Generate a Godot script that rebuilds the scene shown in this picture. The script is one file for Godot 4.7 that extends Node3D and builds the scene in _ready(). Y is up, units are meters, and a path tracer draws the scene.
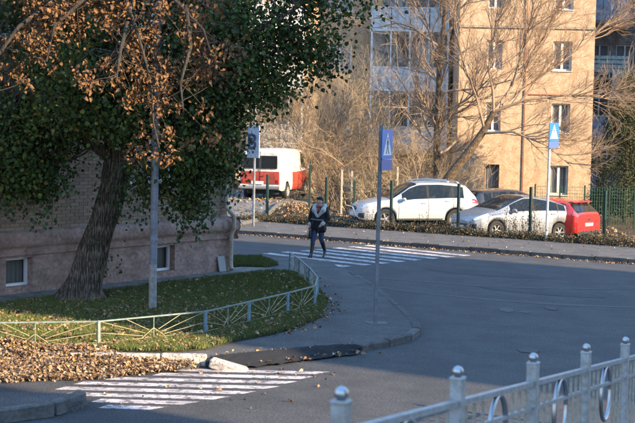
extends Node3D

# ---------------------------------------------------------------- mesh builder
class MB:
	var v := PackedVector3Array()
	var n := PackedVector3Array()
	var uv := PackedVector2Array()
	var ix := PackedInt32Array()
	func tri(a: Vector3, b: Vector3, c: Vector3, nn: Vector3) -> void:
		var k := v.size()
		v.append(a); v.append(b); v.append(c)
		n.append(nn); n.append(nn); n.append(nn)
		ix.append(k); ix.append(k + 1); ix.append(k + 2)
	func quad(a: Vector3, b: Vector3, c: Vector3, d: Vector3, out: Vector3) -> void:
		var nn := (b - a).cross(c - a)
		if nn.length() < 1e-9:
			nn = (c - a).cross(d - a)
		nn = nn.normalized()
		if nn.dot(out) < 0.0:
			nn = -nn
		var k := v.size()
		v.append(a); v.append(b); v.append(c); v.append(d)
		for i in 4: n.append(nn)
		ix.append_array(PackedInt32Array([k, k + 1, k + 2, k, k + 2, k + 3]))
	func box(c: Vector3, s: Vector3, b := Basis()) -> void:
		var h := s * 0.5
		for ax in 3:
			var u := (ax + 1) % 3
			var w := (ax + 2) % 3
			for sg in [-1.0, 1.0]:
				var nn := Vector3.ZERO
				nn[ax] = sg
				var p: Array[Vector3] = []
				for q in [[-1, -1], [1, -1], [1, 1], [-1, 1]]:
					var r := Vector3.ZERO
					r[ax] = sg * h[ax]
					r[u] = q[0] * h[u]
					r[w] = q[1] * h[w]
					p.append(c + b * r)
				quad(p[0], p[1], p[2], p[3], b * nn)
	# box with chamfered vertical and top edges
	func cbox(c: Vector3, s: Vector3, ch: float, b := Basis()) -> void:
		var h := s * 0.5
		var sec := [Vector2(-h.x + ch, -h.z), Vector2(h.x - ch, -h.z), Vector2(h.x, -h.z + ch), Vector2(h.x, h.z - ch), Vector2(h.x - ch, h.z), Vector2(-h.x + ch, h.z), Vector2(-h.x, h.z - ch), Vector2(-h.x, -h.z + ch)]
		var lev := [[-h.y, 1.0, ch], [-h.y + ch, 0.0, 0.0], [h.y - ch, 0.0, 0.0], [h.y, 1.0, ch]]
		var rings := []
		for l in lev:
			var ring: Array[Vector3] = []
			for q in sec:
				var x: float = q.x - sign(q.x) * l[2]
				var z: float = q.y - sign(q.y) * l[2]
				ring.append(c + b * Vector3(x, l[0], z))
			rings.append(ring)
		for i in 3:
			for j in 8:
				var j2 := (j + 1) % 8
				var a: Vector3 = rings[i][j]
				var d: Vector3 = rings[i + 1][j2]
				quad(rings[i][j], rings[i][j2], rings[i + 1][j2], rings[i + 1][j], (a + d) * 0.5 - c)
		for e in [0, 3]:
			for j in range(1, 7):
				tri(rings[e][0], rings[e][j], rings[e][j + 1], b * Vector3(0, 1 if e == 3 else -1, 0))
	func tube(pts: Array, rad: Array, sides := 6, cap := true) -> void:
		var np := pts.size()
		if np < 2: return
		var k0 := v.size()
		var side := Vector3.ZERO
		for i in np:
			var t: Vector3
			if i == 0: t = pts[1] - pts[0]
			elif i == np - 1: t = pts[i] - pts[i - 1]
			else: t = pts[i + 1] - pts[i - 1]
			t = t.normalized()
			if side == Vector3.ZERO:
				side = t.cross(Vector3.UP if absf(t.y) < 0.9 else Vector3.RIGHT).normalized()
			else:
				side = (side - t * side.dot(t)).normalized()
			var up := side.cross(t)
			var p: Vector3 = pts[i]
			var r: float = rad[mini(i, rad.size() - 1)]
			for j in sides:
				var a := TAU * j / sides
				var d := side * cos(a) + up * sin(a)
				v.append(p + d * r)
				n.append(d)
		for i in np - 1:
			for j in sides:
				var a := k0 + i * sides + j
				var b := k0 + i * sides + (j + 1) % sides
				ix.append(a); ix.append(b); ix.append(b + sides)
				ix.append(a); ix.append(b + sides); ix.append(a + sides)
		if cap:
			for e in [0, np - 1]:
				var nn: Vector3 = (pts[0] - pts[1]).normalized() if e == 0 else (pts[np - 1] - pts[np - 2]).normalized()
				var kk: int = k0 + e * sides
				var ks := v.size()
				for j in sides:
					v.append(v[kk + j]); n.append(nn)
				for j in range(1, sides - 1):
					ix.append(ks); ix.append(ks + j); ix.append(ks + j + 1)
	# smooth grid of points rows[i][j]
	func grid(rows: Array, flip_out := Vector3.ZERO, wrap := false) -> void:
		var nr := rows.size()
		var nc: int = rows[0].size()
		var k0 := v.size()
		for i in nr:
			for j in nc:
				var a: Vector3 = rows[mini(i + 1, nr - 1)][j] - rows[maxi(i - 1, 0)][j]
				var jn := (j + 1) % nc if wrap else mini(j + 1, nc - 1)
				var jp := (j - 1 + nc) % nc if wrap else maxi(j - 1, 0)
				var b: Vector3 = rows[i][jn] - rows[i][jp]
				var nn := a.cross(b)
				nn = nn.normalized() if nn.length() > 1e-12 else Vector3.UP
				if flip_out != Vector3.ZERO and nn.dot(flip_out) < 0.0: nn = -nn
				v.append(rows[i][j]); n.append(nn)
		for i in nr - 1:
			for j in (nc if wrap else nc - 1):
				var a := k0 + i * nc + j
				var b := k0 + i * nc + (j + 1) % nc
				ix.append_array(PackedInt32Array([a, b, b + nc, a, b + nc, a + nc]))
	func lathe(c: Vector3, axis: Vector3, prof: Array, sides := 24) -> void:
		# prof: Vector2(radius, along axis)
		var s := axis.cross(Vector3.UP if absf(axis.y) < 0.9 else Vector3.RIGHT).normalized()
		var u := s.cross(axis).normalized()
		var np := prof.size()
		var k0 := v.size()
		for i in np:
			var t: Vector2 = prof[mini(i + 1, np - 1)] - prof[maxi(i - 1, 0)]
			var pn := Vector2(t.y, -t.x).normalized()
			for j in sides:
				var a := TAU * j / sides
				var d := s * cos(a) + u * sin(a)
				v.append(c + axis * prof[i].y + d * prof[i].x)
				n.append((d * pn.x + axis * pn.y).normalized())
		for i in np - 1:
			for j in sides:
				var a := k0 + i * sides + j
				var b := k0 + i * sides + (j + 1) % sides
				ix.append_array(PackedInt32Array([a, b, b + sides, a, b + sides, a + sides]))
	func ball(c: Vector3, r: Vector3, sides := 16, rings := 10, b := Basis()) -> void:
		var k0 := v.size()
		for i in rings + 1:
			var th := PI * i / rings
			for j in sides:
				var ph := TAU * j / sides
				var d := Vector3(sin(th) * cos(ph), cos(th), sin(th) * sin(ph))
				v.append(c + b * (d * r))
				n.append((b * (d / r)).normalized())
		for i in rings:
			for j in sides:
				var a := k0 + i * sides + j
				var e := k0 + i * sides + (j + 1) % sides
				ix.append_array(PackedInt32Array([a, e, e + sides, a, e + sides, a + sides]))
	# polygon (Vector2 = x, z) from y0 to y1
	func slab(poly: PackedVector2Array, y0: float, y1: float, sides := true) -> void:
		var t := Geometry2D.triangulate_polygon(poly)
		for i in range(0, t.size(), 3):
			var p: Array[Vector3] = []
			for k in 3: p.append(Vector3(poly[t[i + k]].x, y1, poly[t[i + k]].y))
			tri(p[0], p[1], p[2], Vector3.UP)
		if sides:
			var cw := Geometry2D.is_polygon_clockwise(poly)
			for i in poly.size():
				var a := poly[i]
				var b := poly[(i + 1) % poly.size()]
				var o := Vector2(b.y - a.y, a.x - b.x) * (-1.0 if cw else 1.0)
				quad(Vector3(a.x, y0, a.y), Vector3(b.x, y0, b.y), Vector3(b.x, y1, b.y), Vector3(a.x, y1, a.y), Vector3(o.x, 0, o.y))
	# flat polygon (Vector2) extruded by depth along z in a local frame
	func plate(poly: PackedVector2Array, o: Transform3D, depth: float) -> void:
		var t := Geometry2D.triangulate_polygon(poly)
		for zz in [0.0, depth]:
			for i in range(0, t.size(), 3):
				var p: Array[Vector3] = []
				for k in 3: p.append(o * Vector3(poly[t[i + k]].x, poly[t[i + k]].y, zz))
				tri(p[0], p[1], p[2], o.basis * Vector3(0, 0, 1 if zz > 0.0 else -1))
		var cw := Geometry2D.is_polygon_clockwise(poly)
		for i in poly.size():
			var a := poly[i]
			var b := poly[(i + 1) % poly.size()]
			var q := Vector2(b.y - a.y, a.x - b.x) * (-1.0 if cw else 1.0)
			quad(o * Vector3(a.x, a.y, 0), o * Vector3(b.x, b.y, 0), o * Vector3(b.x, b.y, depth), o * Vector3(a.x, a.y, depth), o.basis * Vector3(q.x, q.y, 0))
	func mesh() -> ArrayMesh:
		for i in range(0, ix.size(), 3):
			var a := v[ix[i]]
			var g := (v[ix[i + 1]] - a).cross(v[ix[i + 2]] - a)
			if g.dot(n[ix[i]] + n[ix[i + 1]] + n[ix[i + 2]]) > 0.0:
				var t := ix[i + 1]
				ix[i + 1] = ix[i + 2]
				ix[i + 2] = t
		var arr := []
		arr.resize(Mesh.ARRAY_MAX)
		arr[Mesh.ARRAY_VERTEX] = v
		arr[Mesh.ARRAY_NORMAL] = n
		arr[Mesh.ARRAY_INDEX] = ix
		if uv.size() == v.size(): arr[Mesh.ARRAY_TEX_UV] = uv
		var m := ArrayMesh.new()
		m.add_surface_from_arrays(Mesh.PRIMITIVE_TRIANGLES, arr)
		return m

# ---------------------------------------------------------------- scene helpers
var used := {}
var mats := {}
var tex := {}

func numbered(called: String) -> String:
	if not used.has(called):
		used[called] = 0
		return called
	used[called] += 1
	return "%s_%03d" % [called, used[called]]

func tag(o: Node, label: String, category := "", group := "", kind := "") -> Node:
	o.set_meta("label", label)
	if category != "": o.set_meta("category", category)
	if group != "": o.set_meta("group", group)
	if kind != "": o.set_meta("kind", kind)
	return o

func thing(called: String, label: String, category: String, at := Vector3.ZERO, turn := 0.0, group := "") -> Node3D:
	var o := Node3D.new()
	o.name = numbered(called)
	add_child(o)
	o.position = at
	o.rotation.y = turn
	tag(o, label, category, group)
	return o

func part(parent: Node, called: String, mb: MB, m: Material) -> MeshInstance3D:
	return inst(parent, called, mb.mesh(), m)

func inst(parent: Node, called: String, mesh: Mesh, m: Material) -> MeshInstance3D:
	var o := MeshInstance3D.new()
	o.mesh = mesh
	o.material_override = m
	o.name = numbered(called) if parent == self else called
	o.cast_shadow = GeometryInstance3D.SHADOW_CASTING_SETTING_ON
	parent.add_child(o, true)
	return o

func struct(called: String, mb: MB, m: Material, label: String) -> MeshInstance3D:
	var o := part(self, called, mb, m)
	tag(o, label, "", "", "structure")
	return o

func scatter(parent: Node, called: String, mesh: Mesh, m: Material, xf: Array, cols: Array) -> MultiMeshInstance3D:
	var mm := MultiMesh.new()
	mm.transform_format = MultiMesh.TRANSFORM_3D
	mm.use_colors = true
	mm.mesh = mesh
	mm.instance_count = xf.size()
	for i in xf.size():
		mm.set_instance_transform(i, xf[i])
		mm.set_instance_color(i, cols[i])
	var o := MultiMeshInstance3D.new()
	o.multimesh = mm
	o.material_override = m
	o.name = numbered(called) if parent == self else called
	parent.add_child(o, true)
	o.set_meta("kind", "stuff")
	return o

func lin(r: float, g: float, b: float) -> Color:
	return Color(r, g, b).linear_to_srgb()

func mat(key: String, c: Color, rough := 0.8, texture := "", scale := 1.0, opt := {}) -> StandardMaterial3D:
	if mats.has(key): return mats[key]
	var m := StandardMaterial3D.new()
	m.albedo_color = c.linear_to_srgb()
	m.roughness = rough
	if texture != "":
		m.albedo_texture = tex[texture]
		m.uv1_triplanar = true
		m.uv1_world_triplanar = opt.get("world", true)
		m.uv1_scale = Vector3.ONE * scale
		if opt.has("stretch"): m.uv1_scale = opt.stretch
		if opt.has("bump"):
			m.normal_enabled = true
			m.normal_texture = tex[texture + "_n"]
			m.normal_scale = opt.bump
	if opt.has("metal"): m.metallic = opt.metal
	if opt.has("coat"):
		m.clearcoat_enabled = true
		m.clearcoat = opt.coat
		m.clearcoat_roughness = 0.06
	if opt.has("vc"): m.vertex_color_use_as_albedo = true
	if opt.has("back"):
		m.backlight_enabled = true
		m.backlight = opt.back
	if opt.has("spec"): m.metallic_specular = opt.spec
	m.cull_mode = BaseMaterial3D.CULL_DISABLED if opt.has("two") else BaseMaterial3D.CULL_BACK
	mats[key] = m
	return m

func glass_mat(key: String, c: Color, alpha: float, rough := 0.03) -> StandardMaterial3D:
	if mats.has(key): return mats[key]
	var m := StandardMaterial3D.new()
	var s := c.linear_to_srgb()
	m.albedo_color = Color(s.r, s.g, s.b, alpha)
	m.transparency = BaseMaterial3D.TRANSPARENCY_ALPHA
	m.roughness = rough
	m.metallic_specular = 0.45
	mats[key] = m
	return m

func noise_img(seed_: int, size: int, freq: float, oct: int, type := FastNoiseLite.TYPE_SIMPLEX_SMOOTH) -> PackedByteArray:
	var f := FastNoiseLite.new()
	f.seed = seed_
	f.frequency = freq
	f.noise_type = type
	f.fractal_type = FastNoiseLite.FRACTAL_FBM
	f.fractal_octaves = oct
	var im := f.get_seamless_image(size, size)
	im.convert(Image.FORMAT_L8)
	return im.get_data()

# layers: [[bytes, low, high, amount]] ; multiplies albedo; tints toward colour where the layer is high
func make_tex(key: String, size: int, layers: Array, bump := 0.0) -> void:
	var out := PackedByteArray()
	out.resize(size * size * 3)
	var hgt := PackedByteArray()
	hgt.resize(size * size)
	for i in size * size:
		var r := 1.0
		var g := 1.0
		var b := 1.0
		var hh := 0.0
		for l in layers:
			var t: float = clampf((l[0][i] / 255.0 - l[1]) / (l[2] - l[1]), 0.0, 1.0)
			var c: Color = l[3]
			r *= lerpf(1.0, c.r, t)
			g *= lerpf(1.0, c.g, t)
			b *= lerpf(1.0, c.b, t)
			hh += t * c.a
		out[i * 3] = int(clampf(r, 0, 1) * 255)
		out[i * 3 + 1] = int(clampf(g, 0, 1) * 255)
		out[i * 3 + 2] = int(clampf(b, 0, 1) * 255)
		hgt[i] = int(clampf(hh, 0, 1) * 255)
	var im := Image.create_from_data(size, size, false, Image.FORMAT_RGB8, out)
	tex[key] = ImageTexture.create_from_image(im)
	if bump > 0.0:
		var hi := Image.create_from_data(size, size, false, Image.FORMAT_L8, hgt)
		hi.convert(Image.FORMAT_RGBA8)
		hi.bump_map_to_normal_map(bump)
		tex[key + "_n"] = ImageTexture.create_from_image(hi)

func pl(a: Array, x: float) -> float:
	if x <= a[0][0]: return a[0][1]
	for i in range(1, a.size()):
		if x <= a[i][0]:
			return lerpf(a[i - 1][1], a[i][1], (x - a[i - 1][0]) / (a[i][0] - a[i - 1][0]))
	return a[a.size() - 1][1]

const UX := 0.835
const UZ := 0.549
func uw(u: float, w: float, y := 0.0) -> Vector3:   # u along the far road (towards the sun), w across it
	return Vector3(UX * u + UZ * w, y, UZ * u - UX * w)

func V2(a: Array) -> PackedVector2Array:
	var p := PackedVector2Array()
	for q in a: p.append(Vector2(q[0], q[1]))
	return p

func inside(p: Vector2, poly: PackedVector2Array) -> bool:
	return Geometry2D.is_point_in_polygon(p, poly)

func make_textures() -> void:
	var coarse := noise_img(3, 512, 0.006, 4)
	var mid := noise_img(11, 512, 0.03, 4)
	var fine := noise_img(7, 512, 0.22, 3)
	var cell := noise_img(21, 512, 0.05, 2, FastNoiseLite.TYPE_CELLULAR)
	make_tex("grain", 512, [[fine, 0.25, 0.8, Color(0.72, 0.72, 0.72, 0.6)], [mid, 0.35, 0.8, Color(0.85, 0.84, 0.82, 0.3)]], 3.0)
	make_tex("asphalt", 512, [[fine, 0.25, 0.8, Color(0.52, 0.52, 0.53, 0.7)], [mid, 0.4, 0.75, Color(0.93, 0.93, 0.93, 0.0)], [coarse, 0.35, 0.7, Color(0.88, 0.88, 0.88, 0.0)]], 2.5)
	make_tex("stucco", 512, [[fine, 0.25, 0.8, Color(0.8, 0.8, 0.8, 0.5)], [mid, 0.3, 0.75, Color(0.82, 0.8, 0.78, 0.5)], [coarse, 0.4, 0.7, Color(0.84, 0.83, 0.82, 0.0)]], 4.0)
	make_tex("brick", 512, [[fine, 0.3, 0.75, Color(0.7, 0.64, 0.57, 0.5)], [mid, 0.3, 0.8, Color(0.9, 0.87, 0.83, 0.2)], [coarse, 0.4, 0.7, Color(0.93, 0.9, 0.87, 0.0)]], 2.0)
	make_tex("soil", 512, [[fine, 0.25, 0.8, Color(0.5, 0.48, 0.45, 0.6)], [mid, 0.35, 0.7, Color(0.65, 0.6, 0.5, 0.4)], [coarse, 0.4, 0.65, Color(0.75, 0.78, 0.6, 0.0)]], 4.0)
	var streak := PackedByteArray()
	streak.resize(512 * 512)
	for y in 512:
		var yy := (y if y < 256 else 511 - y) / 5
		for x in 512: streak[y * 512 + x] = mid[yy * 512 + (x * 2) % 512]
	make_tex("bark", 512, [[streak, 0.35, 0.65, Color(0.38, 0.36, 0.33, 0.8)], [fine, 0.3, 0.8, Color(0.75, 0.75, 0.73, 0.15)]], 6.0)
	make_tex("paint", 512, [[fine, 0.5, 0.75, Color(0.72, 0.55, 0.55, 0.2)], [mid, 0.6, 0.72, Color(0.62, 0.62, 0.63, 0.1)], [coarse, 0.4, 0.7, Color(0.82, 0.82, 0.82, 0)]], 1.5)
	make_tex("dusty", 512, [[coarse, 0.35, 0.75, Color(0.86, 0.84, 0.8, 0)], [mid, 0.4, 0.8, Color(0.9, 0.89, 0.87, 0)]])

func _ready() -> void:
	# ---- camera
	var cam := Camera3D.new()
	cam.name = "camera"
	add_child(cam)
	cam.position = Vector3(0, 4, 0)
	cam.basis = Basis(Vector3.RIGHT, deg_to_rad(-3.8075)) * Basis(Vector3.BACK, 0.0195)
	cam.fov = 16.5975
	cam.near = 0.5
	cam.far = 1500.0
	var ca := CameraAttributesPhysical.new()
	ca.frustum_focal_length = 12.0 / tan(deg_to_rad(16.5975) / 2.0)
	ca.frustum_focus_distance = 36.0
	ca.exposure_aperture = 4.2
	ca.frustum_near = 0.5
	ca.frustum_far = 1500.0
	cam.attributes = ca
	cam.fov = 16.5975
	cam.current = true
	# ---- sky and sun
	var env := Environment.new()
	env.background_mode = Environment.BG_SKY
	var sm := ProceduralSkyMaterial.new()
	sm.sky_top_color = Color(0.36, 0.53, 0.72)
	sm.sky_horizon_color = Color(0.74, 0.79, 0.84)
	sm.sky_curve = 0.2
	sm.ground_bottom_color = Color(0.18, 0.17, 0.16)
	sm.ground_horizon_color = Color(0.45, 0.48, 0.52)
	var sky := Sky.new()
	sky.sky_material = sm
	env.sky = sky
	env.background_energy_multiplier = 1.3
	env.tonemap_mode = Environment.TONE_MAPPER_LINEAR
	env.tonemap_exposure = 3.3
	env.sdfgi_enabled = true
	env.ssao_enabled = true
	env.ssil_enabled = true
	var we := WorldEnvironment.new()
	we.name = "world"
	we.environment = env
	add_child(we)
	var sun := DirectionalLight3D.new()
	sun.name = "sun"
	sun.light_energy = 1.6
	sun.light_color = Color(1.0, 0.89, 0.73)
	sun.light_angular_distance = 0.5
	sun.shadow_enabled = true
	add_child(sun)
	var el := deg_to_rad(21.0)
	var to_sun := Vector3(UX * cos(el), sin(el), UZ * cos(el))
	sun.basis = Basis.looking_at(-to_sun, Vector3.UP)

	make_textures()
	print("textures ", Time.get_ticks_msec())
	build_ground()
	build_left_house()
	build_far_house()
	build_added_shade_towers()
	print("houses ", Time.get_ticks_msec())
	build_big_tree()
	print("tree ", Time.get_ticks_msec())
	build_bare_trees()
	print("bare ", Time.get_ticks_msec())
	build_conifer()
	build_low_fence()
	build_mesh_fence()
	build_hedge()
	build_lamp_and_signs()
	build_railing()
	build_cars()
	print("cars ", Time.get_ticks_msec())
	build_woman()
	print("woman ", Time.get_ticks_msec())
	build_leaves_and_grass()
	print("done ", Time.get_ticks_msec())

# ---------------------------------------------------------------- ground, roads, pavements
const PAVE := [[0.35, -38.4], [0.56, -37.18], [0.85, -36.0], [1.06, -34.79], [1.34, -32.9], [1.55, -30.95], [1.77, -28.82], [1.89, -27.33], [1.86, -26.4], [1.6, -25.55], [1.21, -25.04], [0.74, -24.46], [0.72, -24.26], [0.3, -24.08], [-0.24, -23.74], [-0.71, -23.44], [-1.2, -23.08], [-1.5, -22.9], [-1.68, -22.78], [-2.95, -22.78], [-4.95, -22.7], [-7.0, -22.5], [-20.0, -21.0], [-30.0, -40.0], [-19.0, -51.1]]
const LAWN := [[-20.0, -21.4], [-7.0, -22.85], [-3.6, -23.2], [-2.3, -23.25], [-1.77, -23.6], [-1.44, -24.35], [-0.79, -25.3], [-0.28, -26.3], [0.13, -27.76], [0.23, -29.34], [0.13, -31.24], [-0.14, -33.58], [-0.62, -35.4], [-1.25, -35.35], [-2.1, -34.2], [-3.1, -32.9], [-4.41, -31.0], [-6.2, -28.6], [-11.0, -22.4]]

func terrain(x: float, z: float) -> float:   # height of the land behind the far pavement
	var w := UZ * x - UX * z
	var y := -0.10 - 0.05 * clampf(x - 6.0, 0.0, 8.0)
	y = lerpf(y, 0.56, smoothstep(1.6, -1.4, x + (w - 43.0) * 0.04))
	y = lerpf(y, -0.6, smoothstep(58.0, 63.0, -z) * smoothstep(-2.0, 3.0, x))
	return lerpf(0.09, y, smoothstep(42.6, 45.4, w))

func build_ground() -> void:
	var asphalt := mat("asphalt", Color(0.088, 0.086, 0.085), 0.82, "asphalt", 0.21, {"bump": 0.15})
	var walkway := mat("walkway", Color(0.145, 0.138, 0.132), 0.88, "asphalt", 0.23, {"bump": 0.3})
	var concrete := mat("concrete", Color(0.24, 0.23, 0.215), 0.9, "stucco", 0.5, {"bump": 0.4})
	var soil := mat("soil", Color(0.13, 0.095, 0.06), 0.95, "soil", 0.35, {"bump": 0.8})
	var m := MB.new()
	m.slab(V2([[-400, 400], [400, 400], [400, -600], [-400, -600]]), -1.4, -1.35, false)
	struct("ground", m, soil, "bare brown earth under the whole neighbourhood")
	# road sheet: everything on the near side of the far kerb
	m = MB.new()
	var rows := []
	for i in 61:
		var row := []
		for j in 41:
			var p := uw(-110.0 + 220.0 * i / 60.0, 38.80 - 150.0 * j / 40.0)
			row.append(p)
		rows.append(row)
	m.grid(rows, Vector3.UP)
	var road := struct("road", m, asphalt, "dark grey asphalt road junction, worn and patched")
	# repair patches in the road, each a thin sheet with a ragged outline
	var rng := RandomNumberGenerator.new()
	rng.seed = 5
	var dark := mat("new_asphalt", Color(0.011, 0.011, 0.012), 0.85, "asphalt", 0.4, {"bump": 0.6})
	var pm := mat("road_patch", Color(0.078, 0.077, 0.078), 0.85, "asphalt", 0.27, {"bump": 0.3})
	for q in [[5.2, -33.5, 1.6, 0.45], [4.3, -37.4, 1.8, 0.6]]:
		var poly := PackedVector2Array()
		for k in 28:
			var a := TAU * k / 28.0
			var rr := rng.randf_range(0.95, 1.05)
			var d: Vector3 = uw(cos(a) * q[2] * rr, sin(a) * q[3] * rr)
			poly.append(Vector2(q[0] + d.x, q[1] + d.z))
		m = MB.new()
		m.slab(poly, 0.0, 0.004, false)
		part(road, "repair_patch", m, pm)
	# tyre-polished streaks that sweep round the bend, cracks and oil stains
	var worn := mat("worn_streak", Color(0.094, 0.092, 0.09), 0.72, "asphalt", 0.31, {"bump": 0.2})
	for q in [[9.2, -31.4, 0.16], [8.0, -34.6, 0.12]]:
		m = MB.new()
		var strip := []
		for i in 30:
			var t := i / 29.0
			var x: float = q[0] - 9.5 * t
			var z: float = q[1] + 1.2 * sin(t * 2.4) - 5.2 * t * t
			var hw: float = q[2] * (0.4 + 0.6 * sin(PI * t)) * rng.randf_range(0.75, 1.15)
			strip.append([Vector3(x, 0.0032, z - hw), Vector3(x, 0.0032, z + hw)])
		m.grid(strip, Vector3.UP)
		part(road, "tyre_streak", m, worn)
	var tar := mat("crack_tar", Color(0.05, 0.05, 0.052), 0.8)
	for q in [[3.0, -31.5, 5.4, -36.0]]:
		m = MB.new()
		var strip := []
		for i in 46:
			var t := i / 45.0
			var p := Vector3(lerpf(q[0], q[2], t) + rng.randfn() * 0.035 + 0.15 * sin(t * 7.0 + q[0]), 0.0062, lerpf(q[1], q[3], t) + rng.randfn() * 0.035)
			var hw := rng.randf_range(0.002, 0.008)
			strip.append([p - Vector3(hw, 0, hw), p + Vector3(hw, 0, hw)])
		m.grid(strip, Vector3.UP)
		part(road, "crack", m, tar)
	var oil := mat("oil_stain", Color(0.076, 0.074, 0.073), 0.75, "asphalt", 0.5)
	for q in [[3.7, -24.9, 0.2, 0.3], [5.0, -30.6, 0.14, 0.35]]:
		var poly := PackedVector2Array()
		for k in 26:
			var a := TAU * k / 26.0
			var rr := rng.randf_range(0.85, 1.1)
			poly.append(Vector2(q[0] + cos(a) * q[2] * rr, q[1] + sin(a) * q[3] * rr))
		m = MB.new()
		m.slab(poly, 0.0, 0.0085, false)
		part(road, "oil_stain", m, oil)
	# pale spilled mortar on the road
	var pale := mat("mortar", Color(0.13, 0.125, 0.115), 0.9, "grain", 2.0)
	for q in [[4.0, -30.2, 0.16, 0.4], [4.35, -29.9, 0.1, 0.18], [0.2, -21.35, 0.02, 0.03]]:
		var poly := PackedVector2Array()
		for k in 24:
			var a := TAU * k / 24.0
			var rr := rng.randf_range(0.8, 1.1)
			poly.append(Vector2(q[0] + cos(a) * q[2] * rr, q[1] + sin(a) * q[3] * rr))
		m = MB.new()
		m.slab(poly, 0.0, 0.006, false)
		part(road, "spill", m, pale)
	# far pavement
	m = MB.new()
	rows = []
	for i in 101:
		var row := []
		for j in 5:
			row.append(uw(-90.0 + 160.0 * i / 100.0, 38.93 + 3.75 * j / 4.0, 0.125))
		rows.append(row)
	m.grid(rows, Vector3.UP)
	var fp := struct("far_pavement", m, mat("far_walk", Color(0.16, 0.15, 0.14), 0.9, "asphalt", 0.3, {"bump": 0.3}), "pale grey asphalt pavement along the fence")
	var km := mat("kerb", Color(0.17, 0.165, 0.155), 0.9, "stucco", 0.9, {"bump": 0.7})
	var k1 := mat("kerb_b", Color(0.13, 0.125, 0.12), 0.9, "stucco", 1.1, {"bump": 0.7})
	var bu := Basis(Vector3.UP, -atan2(UZ, UX))
	for i in range(-34, -6):
		m = MB.new()
		m.cbox(uw(i + 0.5, 38.84, 0.03 + rng.randf_range(-0.012, 0.01)), Vector3(0.985, 0.23, 0.17), 0.018, bu)
		part(fp, "kerb_stone", m, km if rng.randf() < 0.6 else k1)
	for q in [[-90.0, -34.0], [-6.0, 70.0]]:
		m = MB.new()
		m.box(uw((q[0] + q[1]) * 0.5, 38.84, 0.03), Vector3(q[1] - q[0] - 0.02, 0.22, 0.17), bu)
		part(fp, "kerb_run", m, km)
	# land behind the pavement
	m = MB.new()
	rows = []
	for i in 111:
		var row := []
		for j in 71:
			var p := uw(-75.0 + 130.0 * i / 110.0, 42.64 + 75.0 * pow(j / 70.0, 1.6))
			p.y = terrain(p.x, p.z) + (0.0 if j == 0 else 0.03 * sin(p.x * 3.1 + p.z * 1.3) * sin(p.z * 2.3))
			row.append(p)
		rows.append(row)
	m.grid(rows, Vector3.UP)
	struct("terrain", m, mat("bank", Color(0.17, 0.125, 0.075), 0.95, "soil", 0.3, {"bump": 1.0}), "leaf-strewn brown yard ground behind the fence")
	# concrete drive where the van stands
	m = MB.new()
	rows = []
	for i in 13:
		var row := []
		for j in 31:
			var z := -50.0 - 18.0 * j / 30.0
			var x := -1.0 - 5.0 * i / 12.0 + (-z - 57.0) * 0.27
			row.append(Vector3(x, terrain(x, z) + 0.045, z))
		rows.append(row)
	m.grid(rows, Vector3.UP)
	struct("driveway", m, mat("drive", Color(0.25, 0.24, 0.225), 0.9, "stucco", 0.4, {"bump": 0.3}), "worn concrete driveway under the parked van")
	m = MB.new()
	var kp := []
	for j in 31:
		var z := -50.0 - 18.0 * j / 30.0
		var x := -0.9 + (-z - 57.0) * 0.27
		kp.append(Vector3(x, terrain(x, z) + 0.05, z))
	m.tube(kp, [0.11], 4)
	struct("driveway_kerb", m, km, "low concrete kerb edging the driveway")
	# near pavement block
	m = MB.new()
	m.slab(V2(PAVE), -0.3, 0.115, true)
	var np := struct("near_pavement", m, walkway, "grey asphalt pavement curving round the lawn to the crossing")
	# kerb stones along its curved edge (index 4 .. 11), painted ones in front of the lawn
	var edge := []
	for i in range(2, 12): edge.append(Vector2(PAVE[i][0], PAVE[i][1]))
	lay_kerb(np, edge, 0.78, km, k1, rng, 0.1)
	var white := mat("white_kerb", Color(0.6, 0.57, 0.5), 0.85, "paint", 0.9, {"bump": 0.4})
	lay_kerb(np, [Vector2(-1.7, -22.72), Vector2(-2.95, -22.72), Vector2(-3.9, -22.7)], 0.72, white, white, rng, 0.16)
	lay_kerb(np, [Vector2(-3.93, -22.7), Vector2(-7.0, -22.42), Vector2(-20.0, -21.0)], 1.0, km, k1, rng, 0.16)
	# freshly laid black asphalt ramp over the missing kerb
	m = MB.new()
	var top := [[0.74, -24.3], [0.3, -24.2], [-0.22, -23.86], [-0.7, -23.56], [-1.2, -23.2], [-1.48, -22.95], [-1.68, -22.7]]
	var bot := [[0.8, -24.15], [0.34, -23.76], [-0.18, -23.28], [-0.62, -22.84], [-1.09, -22.52], [-1.42, -22.44], [-1.72, -22.5]]
	rows = []
	for i in 31:
		var row := []
		var fi := minf(i / 30.0 * 6.0, 5.999)
		var i0 := int(fi)
		var ta := Vector2(top[i0][0], top[i0][1]).lerp(Vector2(top[i0 + 1][0], top[i0 + 1][1]), fi - i0)
		var ba := Vector2(bot[i0][0], bot[i0][1]).lerp(Vector2(bot[i0 + 1][0], bot[i0 + 1][1]), fi - i0)
		for j in 13:
			var t := j / 12.0
			var p := Vector3(lerpf(ta.x, ba.x, t), 0.0, lerpf(ta.y, ba.y, t))
			var ed := 0.0 if (i == 0 or i == 30 or j == 0) else 1.0
			p.y = lerpf(0.14, 0.012, smoothstep(0.15, 1.0, t)) + ed * rng.randf_range(0.006, 0.03)
			p += Vector3(rng.randf_range(-0.015, 0.015), 0, rng.randf_range(-0.03, 0.03) * (2.0 if (j == 0 or j == 12) else 0.6))
			row.append(p)
		rows.append(row)
	m.grid(rows, Vector3.UP)
	part(np, "asphalt_ramp", m, dark)
	# painted kerb end that slopes down beside it
	m = MB.new()
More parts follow.
